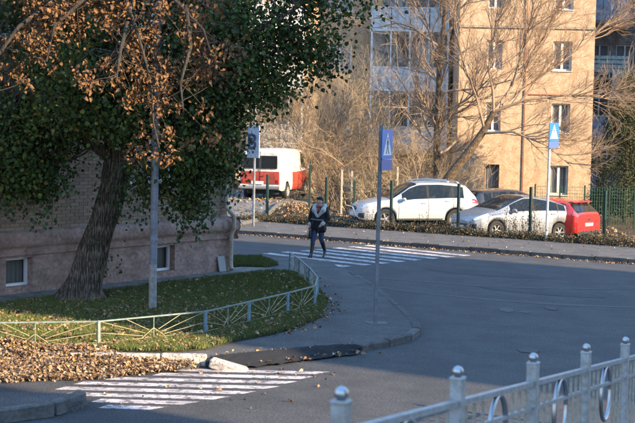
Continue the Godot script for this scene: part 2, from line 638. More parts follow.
	m.cbox(Vector3(-1.34, 0.04, -22.42), Vector3(0.6, 0.16, 0.17), 0.025, Basis(Vector3.UP, -0.15) * Basis(Vector3.BACK, -0.24) * Basis(Vector3.RIGHT, 0.12))
	part(np, "kerb_end", m, white)
	# concrete apron round the house
	m = MB.new()
	m.slab(V2([[-1.25, -35.3], [-2.1, -34.15], [-3.1, -32.85], [-4.41, -30.95], [-6.2, -28.55], [-11.0, -22.35], [-15.0, -18.0], [-17.0, -18.0], [-1.9, -36.3], [-1.1, -36.2]]), 0.1, 0.155, true)
	struct("house_apron", m, concrete, "pale concrete strip at the foot of the pink house")
	# lawn soil
	m = MB.new()
	m.slab(V2(LAWN), 0.1, 0.15, true)
	struct("lawn", m, mat("lawn_soil", Color(0.055, 0.06, 0.022), 0.95, "soil", 0.5, {"bump": 1.0}), "grassy lawn soil under the big tree")
	m = MB.new()
	m.slab(V2([[-2.3, -38.9], [-1.48, -39.0], [-0.98, -37.2], [-1.3, -36.5], [-2.1, -36.4]]), 0.1, 0.15, true)
	struct("corner_lawn", m, mats["lawn_soil"], "small grass patch at the corner of the pink house")
	# concrete corner island at the near crossing
	m = MB.new()
	m.slab(V2([[-3.22, -19.62], [-3.1, -19.4], [-3.1, -19.2], [-3.2, -19.02], [-4.1, -18.25], [-7.0, -16.0], [-8.0, -17.9], [-4.2, -19.62]]), -0.05, 0.135, true)
	var isl := struct("corner_pavement", m, walkway, "asphalt corner pavement with broken kerb beside the near crossing")
	lay_kerb(isl, [Vector2(-3.15, -19.5), Vector2(-3.05, -19.2), Vector2(-3.17, -18.98), Vector2(-4.08, -18.2), Vector2(-6.9, -15.98)], 0.95, km, km, rng, 0.16)
	# crossings: every stripe a painted sheet
	var paint := mat("road_paint", Color(0.58, 0.575, 0.56), 0.75, "paint", 0.35)
	var zn := Node3D.new()
	zn.name = "far_crossing"
	add_child(zn)
	tag(zn, "white zebra crossing painted across the far road", "", "", "structure")
	var a0 := Vector2(-1.97, -41.03)
	var b0 := Vector2(0.85, -38.27)
	var st := Vector2(0.51, -0.53)
	var wd := st.normalized() * 0.34
	for i in 8:
		var l := a0 + st * i + Vector2(rng.randf_range(-0.06, 0.06), 0)
		var r := b0 + st * i * 1.0 + Vector2(rng.randf_range(-0.06, 0.06), 0)
		if i < 1: l = l.lerp(r, 0.0)
		m = MB.new()
		m.slab(PackedVector2Array([l - wd * 0.5, r - wd * 0.5, r + wd * 0.5, l + wd * 0.5]), 0.0, 0.005, false)
		part(zn, "stripe", m, paint)
	m = MB.new()
	m.slab(PackedVector2Array([Vector2(0.1, -38.35), Vector2(0.38, -38.05), Vector2(0.6, -38.25), Vector2(0.32, -38.55)]), 0.0, 0.005, false)
	part(zn, "stripe", m, paint)
	zn = Node3D.new()
	zn.name = "near_crossing"
	add_child(zn)
	tag(zn, "white zebra crossing painted from the painted kerb to the corner pavement", "", "", "structure")
	var L := [[-2.05, -22.35], [-2.35, -21.93], [-3.0, -21.51], [-3.4, -21.09], [-3.6, -20.67], [-3.45, -20.25], [-2.95, -19.83], [-2.8, -19.42]]
	var R := [[0.12, -22.3], [-0.12, -21.86], [-0.36, -21.44], [-0.62, -21.01], [-0.95, -20.58], [-1.3, -20.16], [-1.7, -19.76], [-2.1, -19.38]]
	for i in 8:
		m = MB.new()
		var hw := 0.118
		m.slab(PackedVector2Array([Vector2(L[i][0], L[i][1] - hw), Vector2(R[i][0] + 0.12, R[i][1] - hw), Vector2(R[i][0] - 0.1, R[i][1] + hw), Vector2(L[i][0] - 0.12, L[i][1] + hw)]), 0.0, 0.005, false)
		part(zn, "stripe", m, paint)
	# ramp on which the railing stands
	m = MB.new()
	var d := Vector3(0.368, 0, -0.93)
	var side := Vector3(0.93, 0, 0.368)
	var p0 := Vector3(0.13, 0, -6.8) - side * 0.12
	var s0 := -14.0
	var s1 := 12.8
	var y0 := 1.38 + 0.1064 * 14.0
	var y1 := 1.38 - 0.1064 * 12.8
	var A := p0 + d * s0
	var B := p0 + d * s1
	var C := B + side * 4.2
	var E := A + side * 4.2
	m.quad(A + Vector3.UP * y0, B + Vector3.UP * y1, C + Vector3.UP * y1, E + Vector3.UP * y0, Vector3.UP)
	m.quad(A, B, B + Vector3.UP * y1, A + Vector3.UP * y0, -side)
	m.quad(E, C, C + Vector3.UP * y1, E + Vector3.UP * y0, side)
	m.quad(A, E, E + Vector3.UP * y0, A + Vector3.UP * y0, -d)
	m.quad(B, C, C + Vector3.UP * y1, B + Vector3.UP * y1, d)
	struct("footway_ramp", m, concrete, "sloping concrete footway that carries the metal railing")

func lay_kerb(parent: Node, pts: Array, step: float, m1: Material, m2: Material, rng: RandomNumberGenerator, y: float) -> void:
	var seg := []
	var total := 0.0
	for i in pts.size() - 1: total += pts[i].distance_to(pts[i + 1])
	var cnt := maxi(1, roundi(total / step))
	for i in cnt + 1: seg.append(along(pts, total * i / cnt))
	for i in cnt:
		var a: Vector2 = seg[i]
		var b: Vector2 = seg[i + 1]
		var dv := b - a
		var m := MB.new()
		m.cbox(Vector3((a.x + b.x) * 0.5, y - 0.075 + rng.randf_range(-0.01, 0.012), (a.y + b.y) * 0.5), Vector3(dv.length() - 0.014, 0.2, 0.16), 0.02, Basis(Vector3.UP, -atan2(dv.y, dv.x) + rng.randf_range(-0.015, 0.015)))
		part(parent, "kerb_stone", m, m1 if rng.randf() < 0.6 else m2)

func along(pts: Array, s: float) -> Vector2:
	for i in pts.size() - 1:
		var l: float = pts[i].distance_to(pts[i + 1])
		if s <= l: return pts[i].lerp(pts[i + 1], s / l)
		s -= l
	return pts[pts.size() - 1]

# ---------------------------------------------------------------- houses
# wall in the plane z, with openings [x0, x1, y0, y1]
func wall_with_openings(m: MB, x0: float, x1: float, y0: float, y1: float, z: float, th: float, ops: Array) -> void:
	var xs := [x0, x1]
	for o in ops:
		for q in [o[0], o[1]]:
			if q > x0 and q < x1 and not xs.has(q): xs.append(q)
	xs.sort()
	for i in xs.size() - 1:
		var a: float = xs[i]
		var b: float = xs[i + 1]
		var cuts := []
		for o in ops:
			if o[0] < b - 0.001 and o[1] > a + 0.001: cuts.append([o[2], o[3]])
		cuts.sort_custom(func(p, q): return p[0] < q[0])
		var y := y0
		for c in cuts:
			if c[0] > y: m.box(Vector3((a + b) * 0.5, (y + c[0]) * 0.5, z - th * 0.5), Vector3(b - a, c[0] - y, th))
			y = c[1]
		if y1 > y: m.box(Vector3((a + b) * 0.5, (y + y1) * 0.5, z - th * 0.5), Vector3(b - a, y1 - y, th))

# framed window filling an opening; sashes side by side; returns the window part
func window(parent: Node, o: Array, z: float, sashes: int, fm: Material, gm: Material, cm: Material, sill := 0.0, transom := 0.0, fw := 0.055, back := 0.2) -> Node3D:
	var m := MB.new()
	var w: float = o[1] - o[0]
	var h: float = o[3] - o[2]
	var cx: float = (o[0] + o[1]) * 0.5
	var cy: float = (o[2] + o[3]) * 0.5
	for s in [-1, 1]:
		m.box(Vector3(cx + s * (w - fw) * 0.5, cy, z), Vector3(fw, h, 0.07))
		m.box(Vector3(cx, cy + s * (h - fw) * 0.5, z), Vector3(w - 2 * fw, fw, 0.07))
	for i in range(1, sashes):
		m.box(Vector3(o[0] + w * i / sashes, cy, z + 0.004), Vector3(fw * 1.3, h - 2 * fw, 0.075))
	if transom > 0.0:
		m.box(Vector3(cx, o[2] + h * transom, z - 0.004), Vector3(w - 2 * fw, fw, 0.062))
	var f := part(parent, "window", m, fm)
	for i in sashes:
		var g := MB.new()
		g.box(Vector3(o[0] + w * (i + 0.5) / sashes, cy, z - 0.01), Vector3(w / sashes - fw, h - fw, 0.012))
		part(f, "pane", g, gm)
	var c := MB.new()
	var rows := []
	for j in 2:
		var row := []
		for i in 41:
			row.append(Vector3(o[0] - 0.05 + (w + 0.1) * i / 40.0, o[2] - 0.05 + (h + 0.1) * j, z - back + 0.025 * sin(i * 1.1)))
		rows.append(row)
	c.grid(rows, Vector3.BACK)
	part(f, "curtain", c, cm)
	if sill > 0.0:
		var sl := MB.new()
		sl.box(Vector3(cx, o[2] - 0.022, z + sill * 0.5), Vector3(w + 0.08, 0.035, sill))
		part(f, "sill", sl, fm)
	return f

func house_mats() -> void:
	mat("pvc", Color(0.72, 0.73, 0.74), 0.4)
	mat("curtain_pale", Color(0.5, 0.48, 0.43), 0.9)
	mat("net_curtain", Color(0.4, 0.41, 0.42), 0.9)
	glass_mat("pane", Color(0.04, 0.05, 0.06), 0.22)

func build_left_house() -> void:
	house_mats()
	var h := thing("pink_plinth_house", "brick house with pink rendered plinth and small basement windows behind the leafy tree", "house", Vector3(-2.05, 0, -35.5), atan2(0.79, 0.613))
	var pink := mat("pink_render", Color(0.5, 0.345, 0.285), 0.92, "stucco", 0.55, {"bump": 1.2})
	var brick := mat("grey_brick", Color(0.36, 0.28, 0.2), 0.92, "brick", 0.6, {"bump": 1.0})
	var base_ops := []
	for s in [2.08, 4.25, 6.42, 8.6, 10.8, 13.0, 15.2]: base_ops.append([-s - 0.72, -s, 0.3, 0.9])
	var m := MB.new()
	wall_with_openings(m, -24.0, 0.0, 0.0, 1.1, 0.0, 0.3, base_ops)
	m.box(Vector3(-0.15, 0.55, -5.6), Vector3(0.3, 1.1, 10.56))
	part(h, "plinth", m, pink)
	# rounded ledge along the top of the plinth
	m = MB.new()
	var prof := [Vector2(0.0, 0.93), Vector2(0.03, 0.95), Vector2(0.035, 0.985), Vector2(0.005, 1.0), Vector2(0.005, 1.1), Vector2(0.06, 1.13), Vector2(0.1, 1.2), Vector2(0.105, 1.3), Vector2(0.08, 1.39), Vector2(0.02, 1.45), Vector2(-0.14, 1.47)]
	var rows := []
	for i in 2:
		var row := []
		for q in prof: row.append(Vector3(-24.0 + i * 24.12, q.y, q.x + 0.005))
		rows.append(row)
	m.grid(rows, Vector3.ZERO)
	for i in m.n.size():
		if m.n[i].z < 0.0 and m.n[i].y < 0.2: m.n[i] = -m.n[i]
	rows = []
	for i in 2:
		var row := []
		for q in prof: row.append(Vector3(q.x + 0.015, q.y, 0.12 - i * 11.0))
		rows.append(row)
	m.grid(rows, Vector3.ZERO)
	part(h, "ledge", m, pink)
	var ops := []
	for y in [2.4, 5.5, 8.6]:
		for s in [2.05, 6.6, 9.4, 12.2, 15.0, 17.8, 20.6]: ops.append([-s - 1.4, -s, y, y + 1.55])
	m = MB.new()
	wall_with_openings(m, -24.0, -0.12, 1.1, 11.6, -0.12, 0.35, ops)
	m.box(Vector3(-0.295, 6.35, -5.72), Vector3(0.35, 10.5, 10.5))
	part(h, "brick_wall", m, brick)
	# bricks laid proud of the joints on the stretch of wall that shows
	var tones := [mat("brick_a", Color(0.37, 0.27, 0.19), 0.92, "grain", 1.5), mat("brick_b", Color(0.31, 0.235, 0.175), 0.92, "grain", 1.5), mat("brick_c", Color(0.41, 0.32, 0.235), 0.92, "grain", 1.5)]
	var rng := RandomNumberGenerator.new()
	rng.seed = 12
	var one := MB.new()
	one.box(Vector3.ZERO, Vector3(0.245, 0.064, 0.02))
	var brick_mesh := one.mesh()
	var rest := [MB.new(), MB.new(), MB.new()]
	var laid := 0
	for r in 44:
		var y := 1.5 + 0.076 * r
		for c in 33:
			var x := -0.26 - 0.257 * c - (0.128 if r % 2 == 1 else 0.0)
			var skip := false
			for o in ops:
				if x + 0.125 > o[0] - 0.01 and x - 0.125 < o[1] + 0.01 and y + 0.035 > o[2] - 0.05 and y - 0.035 < o[3] + 0.01: skip = true
			if skip: continue
			var at := Vector3(x, y, -0.117 + rng.randf_range(-0.003, 0.004))
			var k := rng.randi() % 3
			if laid < 300:
				inst(h, "brick", brick_mesh, tones[k]).position = at
				laid += 1
			else:
				rest[k].box(at, Vector3(0.245, 0.064, 0.02))
	for k in 3: part(h, "brickwork", rest[k], tones[k]).set_meta("kind", "stuff")
	m = MB.new()
	m.box(Vector3(-12.0, 11.75, -5.4), Vector3(24.6, 0.3, 11.6))
	part(h, "roof", m, mat("roof_sheet", Color(0.15, 0.15, 0.16), 0.7))
	m = MB.new()
	m.box(Vector3(-12.0, 5.8, -10.9), Vector3(23.4, 11.4, 0.2))
	m.box(Vector3(-23.85, 5.8, -5.7), Vector3(0.3, 11.4, 10.2))
	part(h, "rear_wall", m, brick)
	for o in base_ops: window(h, o, -0.2, 1, mats["pvc"], mats["pane"], mats["curtain_pale"], 0.0)
	for o in ops: window(h, o, -0.24, 2, mats["pvc"], mats["pane"], mats["curtain_pale"], 0.16)
	# down pipe at the corner
	var beige := mat("pipe_paint", Color(0.42, 0.36, 0.29), 0.6, "dusty", 1.0)
	m = MB.new()
	m.tube([Vector3(-0.24, 0.2, 0.16), Vector3(-0.2, 0.32, 0.1), Vector3(-0.2, 1.05, 0.1), Vector3(-0.22, 1.2, 0.2), Vector3(-0.22, 1.5, 0.2), Vector3(-0.3, 1.72, 0.0), Vector3(-0.3, 11.4, 0.0)], [0.055], 12)
	var pipe := part(h, "down_pipe", m, beige)
	for y in [0.9, 2.5, 5.0]:
		m = MB.new()
		m.lathe(Vector3(-0.2 if y < 1.0 else -0.3, y, 0.1 if y < 1.0 else 0.0), Vector3.UP, [Vector2(0.066, 0.0), Vector2(0.066, 0.05)], 12)
		part(pipe, "bracket", m, beige)
	# board leaning at the foot of the wall
	m = MB.new()
	m.cbox(Vector3(0, 0.19, 0), Vector3(0.25, 0.38, 0.025), 0.006, Basis(Vector3.RIGHT, -0.22))
	var b: MeshInstance3D = part(self, "leaning_board", m, mat("board", Color(0.42, 0.42, 0.4), 0.8, "grain", 2.0))
	tag(b, "small pale board leaning on the plinth beside the down pipe", "board")
	b.transform = h.transform * Transform3D(Basis(), Vector3(-0.5, 0.155, 0.07))

func build_far_house() -> void:
	var h := thing("yellow_brick_apartment_house", "yellow brick apartment house with white windows and glazed balconies behind the bare trees", "apartment house", Vector3(10, -0.6, -72))
	var o := Node3D.new()
	var off := Vector3(-10, 0.6, 72)   # so that the numbers below are world metres
	var ybrick := mat("yellow_brick", Color(0.62, 0.505, 0.38), 0.92, "brick", 0.6, {"bump": 0.7})
	var white := mat("old_white", Color(0.72, 0.72, 0.72), 0.6, "dusty", 0.5)
	var sky_panel := mat("pale_blue_panel", Color(0.56, 0.59, 0.63), 0.7, "dusty", 0.8)
	var sashm := mat("brown_sash", Color(0.2, 0.11, 0.06), 0.7)
	o.free()
	var P := func(v: Vector3) -> Vector3: return v + off
	var colA := []
	var colB := []
	for y in [0.35, 3.36, 6.36, 9.3, 12.3]:
		colA.append([11.25 - 10, 12.16 - 10, y + 0.6, y + 2.02])
		colB.append([8.05 - 10, 8.8 - 10, y + 0.6, y + 2.02])
	var m := MB.new()
	wall_with_openings(m, 6.72 - 10, 13.25 - 10, -0.6, 16.6, -70.5 + 72, 0.4, colA + colB)
	m.box(P.call(Vector3(6.92, 7.4, -73.1)), Vector3(0.4, 17.2, 4.4))
	m.box(P.call(Vector3(13.05, 7.4, -73.1)), Vector3(0.4, 17.2, 4.4))
	part(h, "bay_wall", m, ybrick)
	for q in colA: window(h, q, -70.7 + 72, 2, white, mats["pane"], mats["net_curtain"], 0.26, 0.0, 0.085, 0.09)
	for i in colB.size(): window(h, colB[i], -70.7 + 72, 2 if i != 0 else 1, white if i != 0 else sashm, mats["pane"], mats["net_curtain"], 0.16, 0.0, 0.08, 0.12)
	m = MB.new()
	m.box(P.call(Vector3(9.985, 8.43, -70.46)), Vector3(6.56, 0.12, 0.09))
	part(h, "string_course", m, mat("stone_band", Color(0.42, 0.36, 0.28), 0.9, "stucco", 0.6))
	m = MB.new()
	m.tube([P.call(Vector3(9.95, -0.5, -70.44)), P.call(Vector3(9.95, 8.3, -70.44)), P.call(Vector3(9.95, 12.0, -70.36)), P.call(Vector3(9.95, 16.0, -70.36))], [0.03], 8)
	m.tube([P.call(Vector3(9.95, 5.2, -70.44)), P.call(Vector3(12.9, 5.2, -70.44))], [0.02], 8)
	part(h, "gas_pipe", m, mat("red_pipe", Color(0.4, 0.13, 0.07), 0.6))
	# recessed walls
	var lops := []
	for y in [-0.4, 2.6, 5.6, 8.6, 11.6]:
		for x in [-12.5, -9.0, -5.5, -2.6, 0.4, 3.2, 4.9]: lops.append([x - 10, x + 1.2 - 10, y + 1.3, y + 2.7])
	m = MB.new()
	wall_with_openings(m, -14.0 - 10, 6.72 - 10, -0.6, 16.6, -75.0 + 72, 0.4, lops)
	part(h, "recessed_wall", m, ybrick)
	for q in lops: window(h, q, -75.15 + 72, 2, white, mats["pane"], mats["net_curtain"], 0.1)
	var rops := []
	for y in [-0.2, 2.75, 5.75, 8.75, 11.75]:
		for x in [13.9, 15.2, 17.0]: rops.append([x - 10, x + 0.95 - 10, y + 1.2, y + 2.75])
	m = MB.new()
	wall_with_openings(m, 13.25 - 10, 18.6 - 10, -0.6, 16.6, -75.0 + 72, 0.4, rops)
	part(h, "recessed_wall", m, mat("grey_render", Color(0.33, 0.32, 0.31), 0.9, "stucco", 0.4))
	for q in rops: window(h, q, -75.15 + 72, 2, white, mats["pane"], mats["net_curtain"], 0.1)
	# back and roof, plus an unseen projection added to shade the right recess
	m = MB.new()
	m.box(P.call(Vector3(24.6, 7.7, -73.7)), Vector3(12.0, 17.8, 12.6))
	part(h, "added_shade_wing", m, ybrick)
	m = MB.new()
	m.box(P.call(Vector3(2.3, 7.7, -86.0)), Vector3(32.6, 17.8, 0.4))
	m.box(P.call(Vector3(-13.8, 7.7, -80.6)), Vector3(0.4, 17.8, 10.4))
	part(h, "rear_wall", m, ybrick)
	m = MB.new()
	m.box(P.call(Vector3(8.3, 16.8, -78.4)), Vector3(45.4, 0.35, 16.6))
	part(h, "roof", m, mats["roof_sheet"])
	# balconies: left stacks
	var levels := [[2.2, true], [5.2, true], [8.2, false], [11.2, true]]
	for st in [[2.57, 6.42], [-3.6, -0.88], [-9.6, -6.6]]:
		for lv in levels:
			balcony(h, off, st[0], st[1], lv[0], lv[1] or st[0] < 0.0, white, sky_panel)
	# right stack, each storey in its own dress
	right_balconies(h, off, white)

func balcony(h: Node, off: Vector3, x0: float, x1: float, y: float, glazed: bool, white: Material, panel: Material) -> void:
	var zf := -73.5
	var b := Node3D.new()
	b.name = "balcony"
	h.add_child(b, true)
	var m := MB.new()
	m.box(Vector3((x0 + x1) * 0.5, y, -74.24) + off, Vector3(x1 - x0 + 0.1, 0.14, 1.5))
	part(b, "slab", m, mats["stone_band"])
	var x := x0
	var k := 0
	var n := 4
	var w := (x1 - x0) / n
	for i in n:
		m = MB.new()
		m.box(Vector3(x0 + w * (i + 0.5), y + 0.68, zf) + off, Vector3(w - 0.06, 1.16, 0.03))
		part(b, "panel", m, panel)
	for s in [x0, x1]:
		m = MB.new()
		m.box(Vector3(s, y + 0.68, -74.2) + off, Vector3(0.03, 1.16, 1.36))
		part(b, "side_panel", m, panel)
	m = MB.new()
	m.box(Vector3((x0 + x1) * 0.5, y + 1.28, zf) + off, Vector3(x1 - x0 + 0.04, 0.06, 0.07))
	part(b, "rail", m, white)
	if glazed:
		for i in n + 1:
			m = MB.new()
			m.box(Vector3(x0 + w * i, y + 1.65, zf + 0.008) + off, Vector3(0.1 if i % 2 == 0 else 0.07, 2.9, 0.06))
			part(b, "mullion", m, white)
		m = MB.new()
		m.box(Vector3((x0 + x1) * 0.5, y + 3.13, zf) + off, Vector3(x1 - x0 + 0.2, 0.1, 0.1))
		part(b, "head_rail", m, white)
		for i in n:
			m = MB.new()
			m.box(Vector3(x0 + w * (i + 0.5), y + 2.2, zf - 0.01) + off, Vector3(w - 0.07, 1.76, 0.01))
			part(b, "pane", m, mats["pane"])
	else:
		for s in [x0, x1]:
			m = MB.new()
			m.box(Vector3(s, y + 1.6, zf) + off, Vector3(0.06, 2.9, 0.06))
			part(b, "post", m, white)

func right_balconies(h: Node, off: Vector3, white: Material) -> void:
	var blue := mat("steel_blue_sheet", Color(0.3, 0.4, 0.55), 0.65, "dusty", 0.7)
	var teal := mat("teal_board", Color(0.36, 0.5, 0.53), 0.75, "dusty", 1.3)
	var pale := mat("pale_sheet", Color(0.52, 0.58, 0.66), 0.7, "dusty", 0.9)
	var slabm: Material = mats["stone_band"]
	var zf := -73.5
	for lv in [[8.95, 0], [6.1, 1], [3.0, 2], [0.2, 3], [11.9, 0]]:
		var b := Node3D.new()
		b.name = "balcony"
		h.add_child(b, true)
		var y: float = lv[0]
		var m := MB.new()
		m.box(Vector3(14.6, y, -74.24) + off, Vector3(2.3, 0.14, 1.5))
		part(b, "slab", m, slabm)
		if lv[1] == 0:
			for i in 3:
				m = MB.new()
				m.cbox(Vector3(13.85 + 0.66 * i, y + 0.62, zf) + off, Vector3(0.64, 1.08, 0.04), 0.01)
				part(b, "panel", m, blue)
			m = MB.new()
			m.box(Vector3(15.5, y + 0.62, -74.2) + off, Vector3(0.04, 1.08, 1.3))
			part(b, "side_panel", m, blue)
		elif lv[1] == 1:
			for i in 4:
				m = MB.new()
				m.box(Vector3(14.6, y + 0.42 + 0.22 * i, zf + 0.004 * i) + off, Vector3(2.0, 0.17, 0.03))
				part(b, "slat", m, teal)
			for x in [13.62, 14.6, 15.58]:
				m = MB.new()
				m.box(Vector3(x, y + 0.7, zf - 0.05) + off, Vector3(0.05, 1.4, 0.05))
				part(b, "post", m, white)
		else:
			for i in 2:
				m = MB.new()
				m.box(Vector3(14.1 + 1.0 * i, y + 0.62, zf) + off, Vector3(0.96, 1.08, 0.03))
				part(b, "panel", m, blue if i == 0 else pale)
			var f := MB.new()
			for i in 5:
				f.box(Vector3(13.62 + 0.49 * i, y + 1.85, zf) + off, Vector3(0.06, 1.3, 0.06))
			f.box(Vector3(14.6, y + 1.22, zf + 0.006) + off, Vector3(2.04, 0.06, 0.06))
			f.box(Vector3(14.6, y + 2.5, zf + 0.006) + off, Vector3(2.04, 0.06, 0.06))
			f.box(Vector3(14.6, y + 2.12, zf + 0.006) + off, Vector3(2.04, 0.045, 0.05))
			part(b, "window_frame", f, white)
			for i in 4:
				m = MB.new()
				m.box(Vector3(13.865 + 0.49 * i, y + 1.85, zf - 0.01) + off, Vector3(0.43, 1.24, 0.01))
				part(b, "pane", m, mats["pane"])
	# loggia box hung with pale sheets
	var bx := MB.new()
	bx.cbox(Vector3(15.2, 5.88, -73.42) + off, Vector3(0.95, 1.14, 0.06), 0.01)
	part(h, "hung_sheet", bx, pale)

# unseen towers added beyond the frame to shade road, tree, railing and house
func build_added_shade_towers() -> void:
	var ren := mat("tower_render", Color(0.36, 0.34, 0.31), 0.9, "stucco", 0.3)
	var bu := -atan2(UZ, UX)
	for q in [[27.0, 41.0, 19.5, 36.7, 34.0, "unseen tall grey tower added to shade the road, the tree and the pink house"], [20.0, 30.0, 3.0, 14.9, 25.0, "unseen grey tower added to shade the near road and the railing"]]:
		var c: Vector3 = uw((q[0] + q[1]) * 0.5, (q[2] + q[3]) * 0.5)
		var t := thing("added_shade_tower", q[5], "shade caster", c, bu)
		var m := MB.new()
		m.box(Vector3(0, q[4] * 0.5, 0), Vector3(q[1] - q[0], q[4], q[3] - q[2]))
		part(t, "walls", m, ren)
		m = MB.new()
		m.box(Vector3(0, q[4] + 0.15, 0), Vector3(q[1] - q[0] - 0.3, 0.3, q[3] - q[2] - 0.3))
		part(t, "roof", m, mats["roof_sheet"])

# ---------------------------------------------------------------- trees
func leaf_mesh(l: float, w: float, fold: float) -> ArrayMesh:
	var m := MB.new()
	var zs := [0.0, 0.16, 0.36, 0.6, 0.82, 1.0]
	var ws := [0.05, 0.4, 0.5, 0.4, 0.2, 0.0]
	var rows := []
	for i in 6:
		var row := []
		var drop: float = -fold * 1.6 * zs[i] * zs[i]
		for s in [-1.0, 0.0, 1.0]:
			row.append(Vector3(s * w * ws[i], drop + absf(s) * fold * (0.5 + 0.5 * sin(zs[i] * 5.0 + s)), l * zs[i]))
		rows.append(row)
	m.grid(rows, Vector3.UP)
	return m.mesh()

func rand_basis(rng: RandomNumberGenerator, droop: float) -> Basis:
	# leaf points along +z of its basis; droop pulls it downward
	var d := Vector3(rng.randfn(), rng.randfn() * 0.7 - droop, rng.randfn()).normalized()
	var up := Vector3(rng.randfn(), rng.randfn() + 0.6, rng.randfn())
	var x := up.cross(d).normalized()
	if x.length() < 0.5: x = Vector3.RIGHT
	return Basis(x, d.cross(x), d)

func wander(rng: RandomNumberGenerator, a: Vector3, b: Vector3, n: int, amt: float, sag := 0.0) -> Array:
	var pts := []
	for i in n + 1:
		var t := i / float(n)
		var p := a.lerp(b, t)
		if i > 0 and i < n: p += Vector3(rng.randfn(), rng.randfn(), rng.randfn()) * amt
		p.y += sag * sin(t * PI)
		pts.append(p)
	return pts

func taper(n: int, r0: float, r1: float) -> Array:
	var r := []
	for i in n + 1: r.append(lerpf(r0, r1, i / float(n)))
	return r

func crown_floor(x: float) -> float:   # height below which no leaves hang, by distance from the trunk foot
	return pl([[-6.0, 1.95], [-1.2, 2.0], [-0.45, 2.15], [-0.15, 3.1], [0.8, 3.3], [1.1, 2.3], [1.6, 2.15], [1.9, 1.75], [2.6, 1.75], [2.8, 2.4], [3.3, 2.75], [3.7, 3.6], [4.4, 4.3], [5.2, 4.6]], x)

